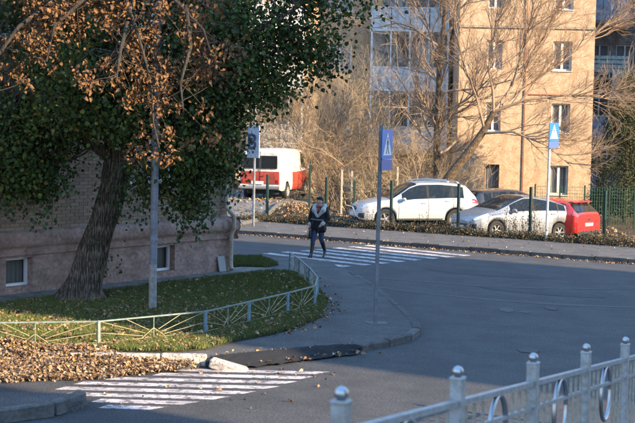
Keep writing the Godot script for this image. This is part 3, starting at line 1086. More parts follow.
func build_big_tree() -> void:
	var base := Vector3(-4.79, 0.1, -29.5)
	var t := thing("leafy_poplar_tree", "huge old leafy tree with thick leaning trunk and a dead brown branch on the lawn", "tree", base)
	var rng := RandomNumberGenerator.new()
	rng.seed = 42
	var bark := mat("poplar_bark", Color(0.23, 0.185, 0.14), 0.95, "bark", 1.1, {"bump": 1.2})
	var nz := FastNoiseLite.new()
	nz.seed = 8
	nz.frequency = 1.0
	# ridged trunk
	var cl := [Vector3(-0.06, -0.1, 0.1), Vector3(0.0, 0.25, 0.05), Vector3(0.12, 0.7, 0), Vector3(0.3, 1.3, 0), Vector3(0.47, 1.8, -0.02), Vector3(0.62, 2.35, -0.05), Vector3(0.7, 2.9, -0.1), Vector3(0.6, 3.6, -0.2), Vector3(0.4, 4.4, -0.3)]
	var rr := [0.46, 0.37, 0.315, 0.285, 0.27, 0.26, 0.26, 0.21, 0.18]
	var rows := []
	var N := 120
	for i in 61:
		var f := i / 60.0 * (cl.size() - 1)
		var k := mini(int(f), cl.size() - 2)
		var c: Vector3 = cl[k].lerp(cl[k + 1], f - k)
		var r: float = lerpf(rr[k], rr[k + 1], f - k)
		var row := []
		for j in N:
			var a := TAU * j / N
			var d := Vector3(cos(a), 0, sin(a))
			var ridge := absf(nz.get_noise_3d(d.x * 5.0, c.y * 0.45, d.z * 5.0)) * 0.34 + absf(nz.get_noise_3d(d.x * 11.0 + 7.0, c.y * 1.1, d.z * 11.0)) * 0.08
			var flare: float = 0.2 * pow(maxf(0.0, 1.0 - c.y / 0.6), 2.0) * (0.35 + 0.65 * sin(a * 6.0 + 1.0 + sin(a * 2.0)))
			row.append(c + d * (r * (0.93 + ridge) + flare))
		rows.append(row)
	var m := MB.new()
	m.grid(rows, Vector3.ZERO, true)
	for i in m.n.size():
		var row_i := i / N
		var cc: Vector3 = Vector3.ZERO
		for j in [0, N / 2]: cc += rows[row_i][j] * 0.5
		if m.n[i].dot(m.v[i] - cc) < 0.0: m.n[i] = -m.n[i]
	var tr := part(t, "trunk", m, bark)
	# limbs
	m = MB.new()
	var limbs := [
		[Vector3(0.66, 2.6, -0.1), Vector3(1.0, 3.3, 0.2), Vector3(1.7, 4.2, 0.5), Vector3(2.9, 5.2, 0.6), Vector3(4.3, 6.0, 0.7)],
		[Vector3(0.6, 3.3, -0.1), Vector3(0.2, 4.4, -0.1), Vector3(-0.6, 5.8, -0.2), Vector3(-1.4, 7.6, 0.2)],
		[Vector3(0.45, 4.2, -0.3), Vector3(0.8, 5.6, -0.5), Vector3(1.2, 7.5, -0.5), Vector3(1.5, 10.0, -0.6)],
		[Vector3(0.5, 3.0, 0.1), Vector3(-0.4, 3.9, 0.9), Vector3(-1.6, 4.6, 1.6), Vector3(-2.6, 4.9, 1.8)],
		[Vector3(0.6, 3.1, -0.1), Vector3(0.9, 4.1, 1.2), Vector3(1.0, 4.9, 2.2), Vector3(1.4, 5.3, 3.2)],
		[Vector3(1.7, 4.2, 0.5), Vector3(2.5, 4.5, 0.2), Vector3(3.3, 4.9, 0.1), Vector3(4.2, 5.3, 0.0)],
		[Vector3(1.0, 3.3, 0.2), Vector3(1.9, 3.6, 0.4), Vector3(2.7, 3.6, 0.5)]]
	var lr := [[0.22, 0.17, 0.11, 0.07, 0.03], [0.2, 0.16, 0.1, 0.04], [0.2, 0.14, 0.1, 0.05], [0.13, 0.1, 0.06, 0.03], [0.12, 0.09, 0.06, 0.03], [0.08, 0.06, 0.04, 0.02], [0.1, 0.06, 0.03]]
	var nodes := []
	for i in limbs.size():
		m.tube(limbs[i], lr[i], 12)
		for k in limbs[i].size() - 1:
			for s in 4: nodes.append(limbs[i][k].lerp(limbs[i][k + 1], (s + 1) / 4.0))
	part(t, "limb", m, bark)
	# crown clumps: centre, radii, number (relative to the base)
	var blobs := [
		[Vector3(0.2, 5.0, 0.3), Vector3(4.4, 2.3, 2.6), 125], [Vector3(3.0, 5.25, 0.4), Vector3(1.75, 1.5, 1.9), 62], [Vector3(0.4, 4.4, 1.3), Vector3(1.5, 0.9, 0.6), 34],
		[Vector3(4.7, 6.3, 0.4), Vector3(1.0, 0.8, 1.2), 15], [Vector3(4.6, 5.2, 0.4), Vector3(0.45, 0.5, 0.7), 7],
		[Vector3(2.45, 3.5, 0.5), Vector3(0.8, 1.2, 1.1), 40], [Vector3(2.35, 2.0, 0.5), Vector3(0.3, 0.65, 0.4), 7],
		[Vector3(1.25, 2.5, 0.6), Vector3(0.55, 0.8, 0.6), 12], [Vector3(-1.0, 3.0, 0.6), Vector3(1.3, 1.0, 1.1), 46],
		[Vector3(3.12, 2.75, 0.6), Vector3(0.16, 0.3, 0.3), 2],
		[Vector3(0.6, 9.0, 0.0), Vector3(4.4, 2.6, 3.8), 70], [Vector3(-3.5, 4.4, 0.4), Vector3(2.0, 1.6, 2.0), 40]]
	m = MB.new()
	var xf := []
	var cols := []
	for b in blobs:
		for k in b[2]:
			var d := Vector3(rng.randfn(), rng.randfn(), rng.randfn()).normalized() * pow(rng.randf(), 0.42)
			var c: Vector3 = b[0] + d * b[1]
			if c.y < crown_floor(c.x) + 0.1: continue
			var best: Vector3 = nodes[0]
			for q in nodes:
				if q.distance_squared_to(c) < best.distance_squared_to(c): best = q
			if best.distance_to(c) < 4.0:
				m.tube(wander(rng, best, c, 5, 0.07, 0.12), taper(5, 0.022, 0.006), 4, false)
			var cnt := int(rng.randf_range(100, 300))
			var rad := rng.randf_range(0.17, 0.36)
			var tone := rng.randf_range(0.5, 1.5)
			for s in 5:
				var e := c + Vector3(rng.randfn() * 0.22, -absf(rng.randfn()) * 0.28, rng.randfn() * 0.22)
				m.tube([c, c.lerp(e, 0.5) + Vector3.UP * 0.05, e], [0.006, 0.004, 0.002], 3, false)
			for s in cnt:
				var p := c + Vector3(rng.randfn() * rad, rng.randfn() * rad * 1.15 - 0.06, rng.randfn() * rad)
				var bs := rand_basis(rng, 0.9).scaled_local(Vector3.ONE * rng.randf_range(0.5, 1.4))
				if p.y < crown_floor(p.x) + rng.randfn() * 0.28: continue
				xf.append(Transform3D(bs, p))
				var u := rng.randf()
				var col := Color(0.04, 0.066, 0.018)
				if u > 0.9: col = Color(0.12, 0.105, 0.02)
				elif u > 0.6: col = Color(0.055, 0.084, 0.022)
				cols.append(col * tone * rng.randf_range(0.7, 1.3))
	# hanging strands
	for q in [Vector3(2.3, 2.6, 0.5), Vector3(2.6, 2.6, 0.7), Vector3(2.15, 2.3, 0.5), Vector3(1.3, 2.6, 0.7), Vector3(-0.45, 3.0, 0.7), Vector3(-0.6, 2.7, 0.8), Vector3(-1.3, 2.5, 0.7), Vector3(-0.25, 3.1, 0.8), Vector3(0.95, 3.0, 0.8), Vector3(-0.9, 2.4, 0.6), Vector3(3.05, 2.9, 0.6), Vector3(1.5, 2.7, 0.6), Vector3(2.45, 2.2, 0.5)]:
		var e: Vector3 = q + Vector3(rng.randf_range(-0.1, 0.15), -rng.randf_range(0.7, 1.15), 0.1)
		m.tube(wander(rng, q + Vector3(0, 0.5, 0), e, 6, 0.03), taper(6, 0.008, 0.003), 4, false)
		for s in 45:
			var tt := pow(rng.randf(), 0.8)
			xf.append(Transform3D(rand_basis(rng, 1.6), q.lerp(e, tt) + Vector3(rng.randfn(), rng.randfn(), rng.randfn()) * 0.09))
			cols.append(Color(0.03, 0.07, 0.026) * rng.randf_range(0.7, 1.4))
	# sprouts on the trunk
	for s in 160:
		var f := rng.randf_range(0.0, 1.0)
		var y := 0.6 + 2.6 * f
		var ang := rng.randf() * TAU
		var sel := Vector3(0.28, y, 0) + Vector3(y * 0.16, 0, 0)
		xf.append(Transform3D(rand_basis(rng, 1.0).scaled_local(Vector3.ONE * 0.8), sel + Vector3(cos(ang) * 0.42, rng.randfn() * 0.1, absf(sin(ang)) * 0.42)))
		cols.append(Color(0.03, 0.06, 0.02) * rng.randf_range(0.6, 1.2))
	part(t, "twigs", m, bark).set_meta("kind", "stuff")
	var lm := mat("green_leaf", Color(1, 1, 1), 0.62, "", 1.0, {"spec": 0.3, "vc": true, "two": true, "back": Color(0.25, 0.3, 0.1)})
	scatter(t, "crown", leaf_mesh(0.074, 0.066, 0.008), lm, xf, cols)
	# dead branch with dry brown leaves, reaching toward the road in front of the lamp post
	m = MB.new()
	xf = []
	cols = []
	var dead := [
		[Vector3(0.9, 5.2, 1.6), Vector3(1.2, 5.9, 3.2), Vector3(1.4, 5.9, 4.4), Vector3(1.7, 5.2, 4.9), Vector3(1.95, 4.4, 5.0), Vector3(2.0, 3.7, 5.05), Vector3(2.1, 3.3, 5.05)],
		[Vector3(1.4, 5.9, 4.4), Vector3(0.8, 5.8, 4.8), Vector3(0.3, 5.3, 5.0), Vector3(0.2, 4.7, 5.1)],
		[Vector3(1.4, 5.9, 4.2), Vector3(2.3, 5.8, 4.8), Vector3(2.8, 5.3, 4.9), Vector3(3.05, 4.6, 4.9)],
		[Vector3(1.5, 5.4, 4.7), Vector3(1.45, 4.9, 5.2), Vector3(1.4, 4.4, 5.3)],
		[Vector3(2.5, 5.7, 4.8), Vector3(2.6, 5.0, 5.0), Vector3(2.45, 4.4, 5.1), Vector3(2.5, 3.95, 5.1)],
		[Vector3(0.3, 5.8, 4.6), Vector3(-0.3, 5.3, 4.9), Vector3(-0.7, 4.7, 5.0), Vector3(-0.6, 4.2, 5.0)],
		[Vector3(0.3, 5.9, 4.4), Vector3(-0.6, 5.9, 4.6), Vector3(-1.3, 5.5, 4.8), Vector3(-1.5, 4.9, 4.9)],
		[Vector3(1.4, 6.0, 4.3), Vector3(0.6, 6.2, 4.6), Vector3(-0.2, 6.0, 4.8)]]
	for b in dead:
		m.tube(b, taper(b.size() - 1, 0.045, 0.012), 7)
		for k in b.size() - 1:
			if b == dead[0] and k < 2: continue
			for s in (8 if b != dead[5] else 6):
				var c: Vector3 = b[k].lerp(b[k + 1], rng.randf()) + Vector3(rng.randfn() * 0.42, rng.randfn() * 0.34 - 0.05, rng.randfn() * 0.3 - 0.3)
				var q: Vector3 = b[k].lerp(b[k + 1], rng.randf())
				m.tube(wander(rng, q, c, 3, 0.02), taper(3, 0.01, 0.004), 4, false)
				for l in int(rng.randf_range(10, 42)):
					xf.append(Transform3D(rand_basis(rng, 1.3).scaled_local(Vector3.ONE * rng.randf_range(0.7, 1.2)), c + Vector3(rng.randfn(), rng.randfn(), rng.randfn()) * 0.1))
					cols.append(Color(0.165, 0.075, 0.02).lerp(Color(0.07, 0.036, 0.016), rng.randf()) * rng.randf_range(0.75, 1.3))
	var db := part(t, "dead_branch", m, mat("dead_bark", Color(0.07, 0.06, 0.05), 0.95, "bark", 2.0, {"bump": 0.5}))
	var dl := mat("dry_leaf", Color(1, 1, 1), 0.75, "", 1.0, {"vc": true, "two": true, "back": Color(0.2, 0.1, 0.04)})
	var dc := scatter(db, "dry_leaves", leaf_mesh(0.075, 0.055, 0.03), dl, xf, cols)
	tag(dc, "clusters of dry orange-brown leaves on the dead branch")

# recursive bare branches
var budget := 0
func grow(m: MB, rng: RandomNumberGenerator, p: Vector3, d: Vector3, ln: float, r: float, depth: int, up: float, spread: float, kids: int) -> void:
	if budget <= 0: return
	budget -= 1
	var n := 4 if depth > 1 else 3
	var pts := [p]
	var rad := [r]
	var q := p
	var dir := d
	for i in n:
		dir = (dir + Vector3(rng.randfn(), rng.randfn(), rng.randfn()) * 0.13 + Vector3.UP * up * 0.12).normalized()
		q += dir * ln / n
		pts.append(q)
		rad.append(lerpf(r, r * 0.45, (i + 1) / float(n)))
	m.tube(pts, rad, 8 if r > 0.06 else (5 if r > 0.02 else 3), false)
	if depth == 0: return
	for k in kids:
		var f := rng.randf_range(0.25, 1.0)
		var s := f * n
		var i := mini(int(s), n - 1)
		var c: Vector3 = pts[i].lerp(pts[i + 1], s - i)
		var ax: Vector3 = (pts[i + 1] - pts[i]).normalized()
		var o := Vector3(rng.randfn(), rng.randfn(), rng.randfn())
		o = (o - ax * o.dot(ax)).normalized()
		var nd := (ax * cos(spread) + o * sin(spread * rng.randf_range(0.6, 1.3))).normalized()
		grow(m, rng, c, nd, ln * rng.randf_range(0.5, 0.78), maxf(r * rng.randf_range(0.4, 0.6), 0.0045), depth - 1, up, spread, kids)

func build_bare_trees() -> void:
	var rng := RandomNumberGenerator.new()
	rng.seed = 77
	var bark := mat("bare_bark", Color(0.24, 0.165, 0.10), 0.95, "bark", 1.5, {"bump": 0.6})
	var twig := mat("bare_twig", Color(0.26, 0.18, 0.12), 0.9)
	# leaning tree in front of the brick wall
	var t := thing("leaning_bare_tree", "leaning bare tree fanning its branches across the sunlit brick wall", "tree", Vector3(4.2, -0.5, -58))
	var b := Vector3(-4.2, 0.5, 58)
	var m := MB.new()
	var trunk := [Vector3(4.15, -0.6, -58.0), Vector3(4.75, 0.9, -58.0), Vector3(5.4, 1.9, -57.9), Vector3(6.05, 2.72, -57.9), Vector3(6.6, 3.55, -58.0), Vector3(6.95, 4.26, -58.0)]
	for i in trunk.size(): trunk[i] += b
	m.tube(trunk, [0.23, 0.195, 0.18, 0.165, 0.14, 0.11], 14)
	part(t, "trunk", m, bark)
	m = MB.new()
	budget = 11000
	var mains := [
		[[6.95, 4.26, -58.0], [6.9, 5.1, -58.0], [6.72, 5.92, -58.1], [6.9, 7.3, -58.2], [7.15, 9.6, -58.2]],
		[[6.95, 4.26, -58.0], [7.7, 5.3, -58.3], [8.5, 6.4, -58.6], [9.2, 7.8, -58.8], [9.9, 9.3, -58.8]],
		[[6.95, 4.26, -58.0], [8.1, 4.75, -57.6], [9.57, 4.95, -57.4], [10.8, 4.95, -57.4], [11.6, 4.8, -57.4]],
		[[6.95, 4.26, -58.0], [8.2, 5.2, -58.6], [9.6, 6.2, -58.9], [10.6, 7.0, -59.0], [11.5, 7.9, -59.0]],
		[[6.6, 3.55, -58.0], [6.2, 4.8, -57.5], [5.6, 6.2, -57.2], [5.1, 7.8, -57.2]],
		[[6.5, 3.4, -58.0], [7.6, 3.5, -57.2], [8.9, 3.0, -56.9], [9.9, 2.2, -56.8]],
		[[7.7, 5.3, -58.3], [8.0, 6.6, -57.9], [8.3, 8.0, -57.7], [8.4, 9.5, -57.6]]]
	for q in mains:
		var pts := []
		for p in q: pts.append(Vector3(p[0], p[1], p[2]) + b)
		m.tube(pts, taper(pts.size() - 1, 0.06, 0.014), 8)
		for k in 17:
			var f := rng.randf_range(0.12, 1.0) * (pts.size() - 1)
			var i := mini(int(f), pts.size() - 2)
			var c: Vector3 = pts[i].lerp(pts[i + 1], f - i)
			var ax: Vector3 = (pts[i + 1] - pts[i]).normalized()
			var dd := (ax + Vector3(rng.randf_range(-0.3, 0.9), rng.randf_range(-0.25, 0.9), rng.randfn() * 0.5)).normalized()
			grow(m, rng, c, dd, rng.randf_range(0.9, 2.0), 0.026, 3, 0.4, 0.5, 4)
	part(t, "branches", m, twig)
	# upright tree by the balconies
	t = thing("upright_bare_tree", "upright bare tree in front of the glazed balcony", "tree", Vector3(5.0, -0.6, -61))
	m = MB.new()
	m.tube([Vector3(-0.1, -0.1, 0), Vector3(0.0, 2.0, 0), Vector3(-0.05, 4.5, 0), Vector3(0.0, 7.0, 0), Vector3(0.2, 9.5, 0), Vector3(0.3, 12.0, 0)], [0.18, 0.155, 0.135, 0.11, 0.08, 0.04], 12)
	part(t, "trunk", m, bark)
	m = MB.new()
	budget = 5000
	for k in 26:
		var y := rng.randf_range(2.5, 11.0)
		var a := rng.randf() * TAU
		grow(m, rng, Vector3(0, y, 0), Vector3(cos(a), rng.randf_range(0.3, 1.0), sin(a)).normalized(), rng.randf_range(1.5, 3.0), 0.06, 3, 0.5, 0.5, 4)
	part(t, "branches", m, twig)
	# thicket of bare shrubs behind the cars and the van
	var tan_ := [mat("shrub_tan", Color(0.31, 0.225, 0.14), 0.9), mat("shrub_brown", Color(0.19, 0.135, 0.085), 0.9), mat("shrub_ochre", Color(0.37, 0.28, 0.165), 0.9)]
	var spots := [[-2.6, -66.5, 5.4], [-0.9, -64.5, 6.6], [0.5, -66.0, 7.4], [0.3, -62.0, 5.0], [1.7, -63.0, 6.6], [2.8, -65.0, 5.0], [3.1, -61.5, 3.6], [4.2, -63.0, 4.4], [5.4, -62.5, 3.6], [-4.0, -67.0, 6.8], [1.2, -59.5, 3.4], [2.6, -59.0, 2.8], [3.9, -59.8, 3.2], [-2.0, -70.0, 8.2], [1.6, -69.0, 8.8]]
	var words := ["short", "tall", "arching", "broad", "thin", "dense", "low", "forked", "squat", "lofty", "tiny", "small", "tangled", "high", "wispy"]
	for i in spots.size():
		var s: Array = spots[i]
		var y0 := terrain(s[0], s[1]) - 0.05
		var sh := thing("bare_shrub", "bare tan twiggy shrub in the thicket behind the parked cars", "shrub", Vector3(s[0], y0, s[1]), 0.0, "bare shrubs of the thicket")
		m = MB.new()
		budget = 1900
		for k in 10:
			var a := rng.randf() * TAU
			var d := Vector3(cos(a) * 0.5, rng.randf_range(0.8, 1.3), sin(a) * 0.5).normalized()
			grow(m, rng, Vector3(cos(a) * 0.25, 0, sin(a) * 0.25), d, s[2] * rng.randf_range(0.4, 0.62), 0.035, 4, rng.randf_range(-0.5, 0.6), 0.62, 4)
		part(sh, "branches", m, tan_[i % 3])

func build_conifer() -> void:
	var rng := RandomNumberGenerator.new()
	rng.seed = 19
	var t := thing("dark_thuja_tree", "dark green evergreen tree in front of the shaded balconies", "tree", Vector3(13.9, -0.6, -65.5))
	var m := MB.new()
	m.tube([Vector3(0, -0.1, 0), Vector3(0, 3, 0), Vector3(0.1, 6.0, 0)], [0.14, 0.1, 0.03], 8)
	part(t, "trunk", m, mats["bare_bark"])
	var xf := []
	var cols := []
	for i in 560:
		var y := rng.randf_range(0.4, 6.6)
		var rad := 1.8 * pow(1.0 - y / 7.2, 0.55) * sqrt(rng.randf())
		var a := rng.randf() * TAU
		var c := Vector3(cos(a) * rad, y, sin(a) * rad)
		var tone := rng.randf_range(0.6, 1.3)
		for k in 45:
			var p := c + Vector3(rng.randfn() * 0.17, rng.randfn() * 0.2, rng.randfn() * 0.17)
			xf.append(Transform3D(rand_basis(rng, 0.3).scaled_local(Vector3(0.5, 1, 1.4)), p))
			cols.append(Color(0.03, 0.048, 0.014).lerp(Color(0.055, 0.055, 0.015), rng.randf()) * tone)
	scatter(t, "crown", leaf_mesh(0.1, 0.06, 0.01), mat("conifer_leaf", Color(1, 1, 1), 0.7, "", 1.0, {"vc": true, "two": true}), xf, cols)

# ---------------------------------------------------------------- fences, posts, signs, railing
func bar(m: MB, a: Vector3, b: Vector3, w: float, h: float) -> void:
	var d := (b - a).normalized()
	var s := d.cross(Vector3.UP).normalized()
	if s.length() < 0.5: s = Vector3.RIGHT
	m.box((a + b) * 0.5, Vector3(w, h, a.distance_to(b)), Basis(s, s.cross(d), -d))

func build_low_fence() -> void:
	var pts := [[-9.6, -22.55], [-7.55, -22.85], [-5.55, -23.15], [-3.55, -23.59], [-1.91, -25.05], [-1.22, -26.45], [-0.54, -27.9], [-0.02, -29.1], [0.03, -30.6], [-0.15, -32.5], [-0.4, -34.4], [-0.66, -36.0]]
	var f := thing("low_lawn_fence", "low painted metal fence with sunray panels curving round the lawn", "fence", Vector3(-1.9, 0, -25))
	var off := Vector3(1.9, 0, 25)
	var blue := mat("fence_blue", Color(0.15, 0.26, 0.33), 0.55, "dusty", 2.0)
	var pale := mat("fence_pale", Color(0.19, 0.25, 0.25), 0.5, "dusty", 2.0)
	var yell := mat("fence_yellow", Color(0.36, 0.32, 0.18), 0.55, "dusty", 2.0)
	var rng := RandomNumberGenerator.new()
	rng.seed = 4
	for i in pts.size():
		var p := Vector3(pts[i][0], 0, pts[i][1]) + off
		var m := MB.new()
		m.cbox(p + Vector3(0, 0.3, 0), Vector3(0.05, 0.54, 0.05), 0.006, Basis(Vector3.UP, 0.6) * Basis(Vector3.RIGHT, rng.randf_range(-0.03, 0.03)))
		part(f, "post", m, pale if i < 4 else blue)
	for i in pts.size() - 1:
		var a := Vector3(pts[i][0], 0, pts[i][1]) + off
		var b := Vector3(pts[i + 1][0], 0, pts[i + 1][1]) + off
		var d := (b - a).normalized()
		var a2 := a + d * 0.026
		var b2 := b - d * 0.026
		var m := MB.new()
		bar(m, a2 + Vector3.UP * 0.555, b2 + Vector3.UP * 0.555, 0.03, 0.022)
		part(f, "top_rail", m, pale)
		m = MB.new()
		m.tube([a2 + Vector3.UP * 0.2, b2 + Vector3.UP * 0.2], [0.007], 6)
		part(f, "bottom_rail", m, yell)
		var L := a.distance_to(b)
		var Q := func(s: float, y: float) -> Vector3: return a + d * (s * L) + Vector3.UP * y
		m = MB.new()
		m.tube([Q.call(0.5, 0.12), Q.call(0.5, 0.54)], [0.01], 6)
		part(f, "centre_bar", m, pale)
		# hub chevron and rays
		for s in [-1.0, 1.0]:
			m = MB.new()
			m.tube([Q.call(0.5, 0.36), Q.call(0.5 + s * 0.11, 0.2)], [0.007], 6)
			part(f, "chevron", m, yell)
			for r in [[0.045, 0.33, 0.25, 0.54], [0.08, 0.285, 0.475, 0.54], [0.1, 0.24, 0.48, 0.36]]:
				m = MB.new()
				m.tube([Q.call(0.5 + s * r[0], r[1]), Q.call(0.5 + s * r[2], r[3])], [0.0062], 6)
				part(f, "ray", m, yell)

func build_mesh_fence() -> void:
	var us := [-35.6, -33.1, -30.47, -27.91, -25.24, -22.64, -20.01, -17.46, -15.0]
	var c := uw(-24.0, 43.0)
	var f := thing("green_mesh_fence", "dark green welded wire fence with square posts along the pavement", "fence", Vector3(c.x, 0, c.z))
	var off := -Vector3(c.x, 0, c.z)
	var green := mat("fence_green", Color(0.006, 0.028, 0.02), 0.5)
	var wire := mat("wire_green", Color(0.03, 0.11, 0.08), 0.5)
	var bu := Basis(Vector3.UP, -atan2(UZ, UX))
	for i in us.size():
		var p := uw(us[i], 43.0) + off
		var m := MB.new()
		m.cbox(p + Vector3(0, 0.92, 0), Vector3(0.085, 1.78, 0.085), 0.008, bu)
		part(f, "post", m, green)
	for i in us.size() - 1:
		if i < 2: continue
		var m := MB.new()
		var a := uw(us[i] + 0.05, 43.0) + off
		var b := uw(us[i + 1] - 0.05, 43.0) + off
		for k in 10:
			var y := 0.18 + 0.165 * k
			m.tube([a + Vector3.UP * y, b + Vector3.UP * y], [0.0022], 3, false)
		for k in 43:
			var p := a.lerp(b, k / 42.0)
			m.tube([p + Vector3.UP * 0.15, p + Vector3.UP * 1.7], [0.0018], 3, false)
		part(f, "wire_mesh", m, wire).set_meta("kind", "stuff")
	# second fence at the back of the yard
	var g := thing("yard_mesh_fence", "green wire fence with slim posts at the back of the yard", "fence", Vector3(12.0, -0.4, -60.0))
	for k in 8:
		var m := MB.new()
		m.cbox(Vector3(-3.0 + k * 1.0, 0.85, 0.15 * k), Vector3(0.06, 1.75, 0.06), 0.006)
		part(g, "post", m, green)
	var m2 := MB.new()
	for k in 12:
		m2.tube([Vector3(-3.0, 0.1 + 0.14 * k, 0), Vector3(4.0, 0.1 + 0.14 * k, 1.05)], [0.006], 3, false)
	for k in 71:
		m2.tube([Vector3(-3.0 + 0.1 * k, 0.1, 0.015 * k), Vector3(-3.0 + 0.1 * k, 1.66, 0.015 * k)], [0.006], 3, false)
	part(g, "wire_mesh", m2, wire).set_meta("kind", "stuff")
	# slim posts beside the van
	var n := 0
	for q in [[-0.32, -55.8, 1.75, "green"], [1.45, -57.5, 1.5, "green"], [0.95, -58.0, 1.9, "pale"], [1.38, -59.2, 1.9, "pale"], [3.2, -58.5, 2.1, "pale"]]:
		var y := terrain(q[0], q[1])
		var pp := thing("yard_post", "", "post", Vector3(q[0], y - 0.03, q[1]))
		var m := MB.new()
		m.cbox(Vector3(0, q[2] * 0.5, 0), Vector3(0.08, q[2], 0.08), 0.008)
		part(pp, "shaft", m, green if q[3] == "green" else mat("whitewash", Color(0.5, 0.47, 0.4), 0.9, "grain", 2.0))
		m = MB.new()
		m.cbox(Vector3(0, q[2] + 0.012, 0), Vector3(0.095, 0.03, 0.095), 0.006)
		part(pp, "cap", m, green if q[3] == "green" else mats["whitewash"])
		if q[3] == "green":
			tag(pp, ["slim green post standing beside the old van", "slim green post standing among the thicket twigs"][n], "post", "posts in the yard")
			n += 1
		else:
			tag(pp, "whitewashed post standing in the thicket behind the white car", "post", "posts in the yard")

func build_hedge() -> void:
	var rng := RandomNumberGenerator.new()
	rng.seed = 31
	var c := uw(-24.0, 42.75)
	var h := thing("low_weedy_hedge", "low dark weedy hedge at the foot of the green wire fence", "hedge", Vector3(c.x, 0.1, c.z))
	var off := -Vector3(c.x, 0.1, c.z)
	var m := MB.new()
	var xf := []
	var cols := []
	for i in 2600:
		var u := rng.randf_range(-36.5, -10.0)
		var p := uw(u, 42.78 + rng.randfn() * 0.16, 0.1) + off
		var hh := rng.randf_range(0.12, 0.42) * (0.8 + 0.35 * sin(u * 1.7) * sin(u * 0.63))
		if u < -31.0: hh *= 0.5
		if rng.randf() < 0.035: hh *= 2.2
		var e := p + Vector3(rng.randfn() * 0.1, hh, rng.randfn() * 0.1)
		m.tube([p, p.lerp(e, 0.5) + Vector3(rng.randfn() * 0.03, 0, rng.randfn() * 0.03), e], [0.006, 0.004, 0.002], 3, false)
		for k in 13:
			xf.append(Transform3D(rand_basis(rng, 0.2).scaled_local(Vector3.ONE * rng.randf_range(0.5, 1.1)), p.lerp(e, rng.randf()) + Vector3(rng.randfn(), rng.randfn() * 0.6, rng.randfn()) * 0.07))
			var col := Color(0.05, 0.052, 0.026)
			var r := rng.randf()
			if r > 0.86: col = Color(0.16, 0.10, 0.04)
			elif r > 0.5: col = Color(0.085, 0.062, 0.036)
			cols.append(col * rng.randf_range(0.6, 1.3))
	part(h, "stems", m, mat("weed_stem", Color(0.075, 0.055, 0.035), 0.9)).set_meta("kind", "stuff")
	scatter(h, "leaves", leaf_mesh(0.06, 0.045, 0.01), mat("weed_leaf", Color(1, 1, 1), 0.8, "", 1.0, {"vc": true, "two": true}), xf, cols)
	# tall dry weeds growing through the fence beside the silver car
	for q in [[6.4, -48.1, 1.3, 34, "tall dry weed in front of the front wheel of the silver car"], [7.0, -47.6, 1.55, 40, "tallest dry weed, in front of the door of the silver car"], [2.0, -50.8, 0.9, 16, "short dry weed in front of the white car near its nose"], [9.4, -46.1, 0.9, 20, "dry weed at the fence in front of the red car"]]:
		var w := thing("dry_weed", q[4], "weed", Vector3(q[0], 0.05, q[1]), 0.0, "tall dry weeds at the fence")
		m = MB.new()
		xf = []
		cols = []
		for i in q[3]:
			var b := Vector3(rng.randfn() * 0.3, 0, rng.randfn() * 0.1)
			var e: Vector3 = b + Vector3(rng.randfn() * 0.2, q[2] * rng.randf_range(0.5, 1.0), rng.randfn() * 0.12)
			m.tube(wander(rng, b, e, 4, 0.03), taper(4, 0.006, 0.002), 3, false)
			for k in 9:
				xf.append(Transform3D(rand_basis(rng, 0.2).scaled_local(Vector3.ONE * rng.randf_range(0.4, 0.9)), b.lerp(e, rng.randf_range(0.2, 1.0)) + Vector3(rng.randfn(), rng.randfn(), rng.randfn()) * 0.04))
				cols.append(Color(0.06, 0.045, 0.03) * rng.randf_range(0.6, 1.4))
		part(w, "stems", m, mats["weed_stem"]).set_meta("kind", "stuff")
		scatter(w, "leaves", leaf_mesh(0.06, 0.045, 0.01), mats["weed_leaf"], xf, cols)

func crossing_sign(t: Node3D, at: Vector3, nrm: Vector3, size: float, low: float) -> void:
	# blue plate with white triangle and a walking figure, a smaller plate below
	var b := Basis(Vector3.UP.cross(nrm).normalized(), Vector3.UP, nrm)
	var o := Transform3D(b, at)
	var h := size * 0.5
	var m := MB.new()
	m.plate(V2([[-h + 0.03, -h], [h - 0.03, -h], [h, -h + 0.03], [h, h - 0.03], [h - 0.03, h], [-h + 0.03, h], [-h, h - 0.03], [-h, -h + 0.03]]), o, 0.012)
	var p := part(t, "sign_plate", m, mat("sign_blue", Color(0.02, 0.13, 0.46), 0.35))
	m = MB.new()
	var k := size / 0.6
	m.plate(V2([[-0.24 * k, -0.22 * k], [0.24 * k, -0.22 * k], [0.0, 0.24 * k]]), o * Transform3D(Basis(), Vector3(0, 0, 0.013)), 0.003)
	part(p, "white_triangle", m, mat("sign_white", Color(0.7, 0.71, 0.72), 0.4))
	m = MB.new()
	var oo := o * Transform3D(Basis(), Vector3(0, 0, 0.0175))
	var head := PackedVector2Array()
	for i in 10: head.append(Vector2(cos(TAU * i / 10), sin(TAU * i / 10)) * 0.026 * k + Vector2(0.0, 0.115) * k)
	m.plate(head, oo, 0.002)
	for q in [[[-0.03, 0.08], [0.03, 0.085], [0.025, -0.03], [-0.025, -0.03]], [[-0.024, -0.032], [0.004, -0.032], [-0.05, -0.19], [-0.08, -0.19]], [[0.006, -0.032], [0.025, -0.032], [0.09, -0.19], [0.06, -0.19]], [[0.031, 0.08], [0.04, 0.06], [0.08, 0.0], [0.066, -0.012]], [[-0.031, 0.075], [-0.04, 0.05], [-0.08, 0.0], [-0.066, -0.012]]]:
		var poly := PackedVector2Array()
		for c in q: poly.append(Vector2(c[0], c[1]) * k)
		m.plate(poly, oo, 0.002)
	part(p, "walking_figure", m, mat("sign_black", Color(0.02, 0.02, 0.025), 0.5))
	m = MB.new()
	m.plate(V2([[-h, -low * 0.5], [h, -low * 0.5], [h, low * 0.5], [-h, low * 0.5]]), o * Transform3D(Basis(), Vector3(0, -h - low * 0.5 - 0.012, 0)), 0.012)
	part(t, "lower_plate", m, mat("sign_violet", Color(0.06, 0.11, 0.36), 0.4))

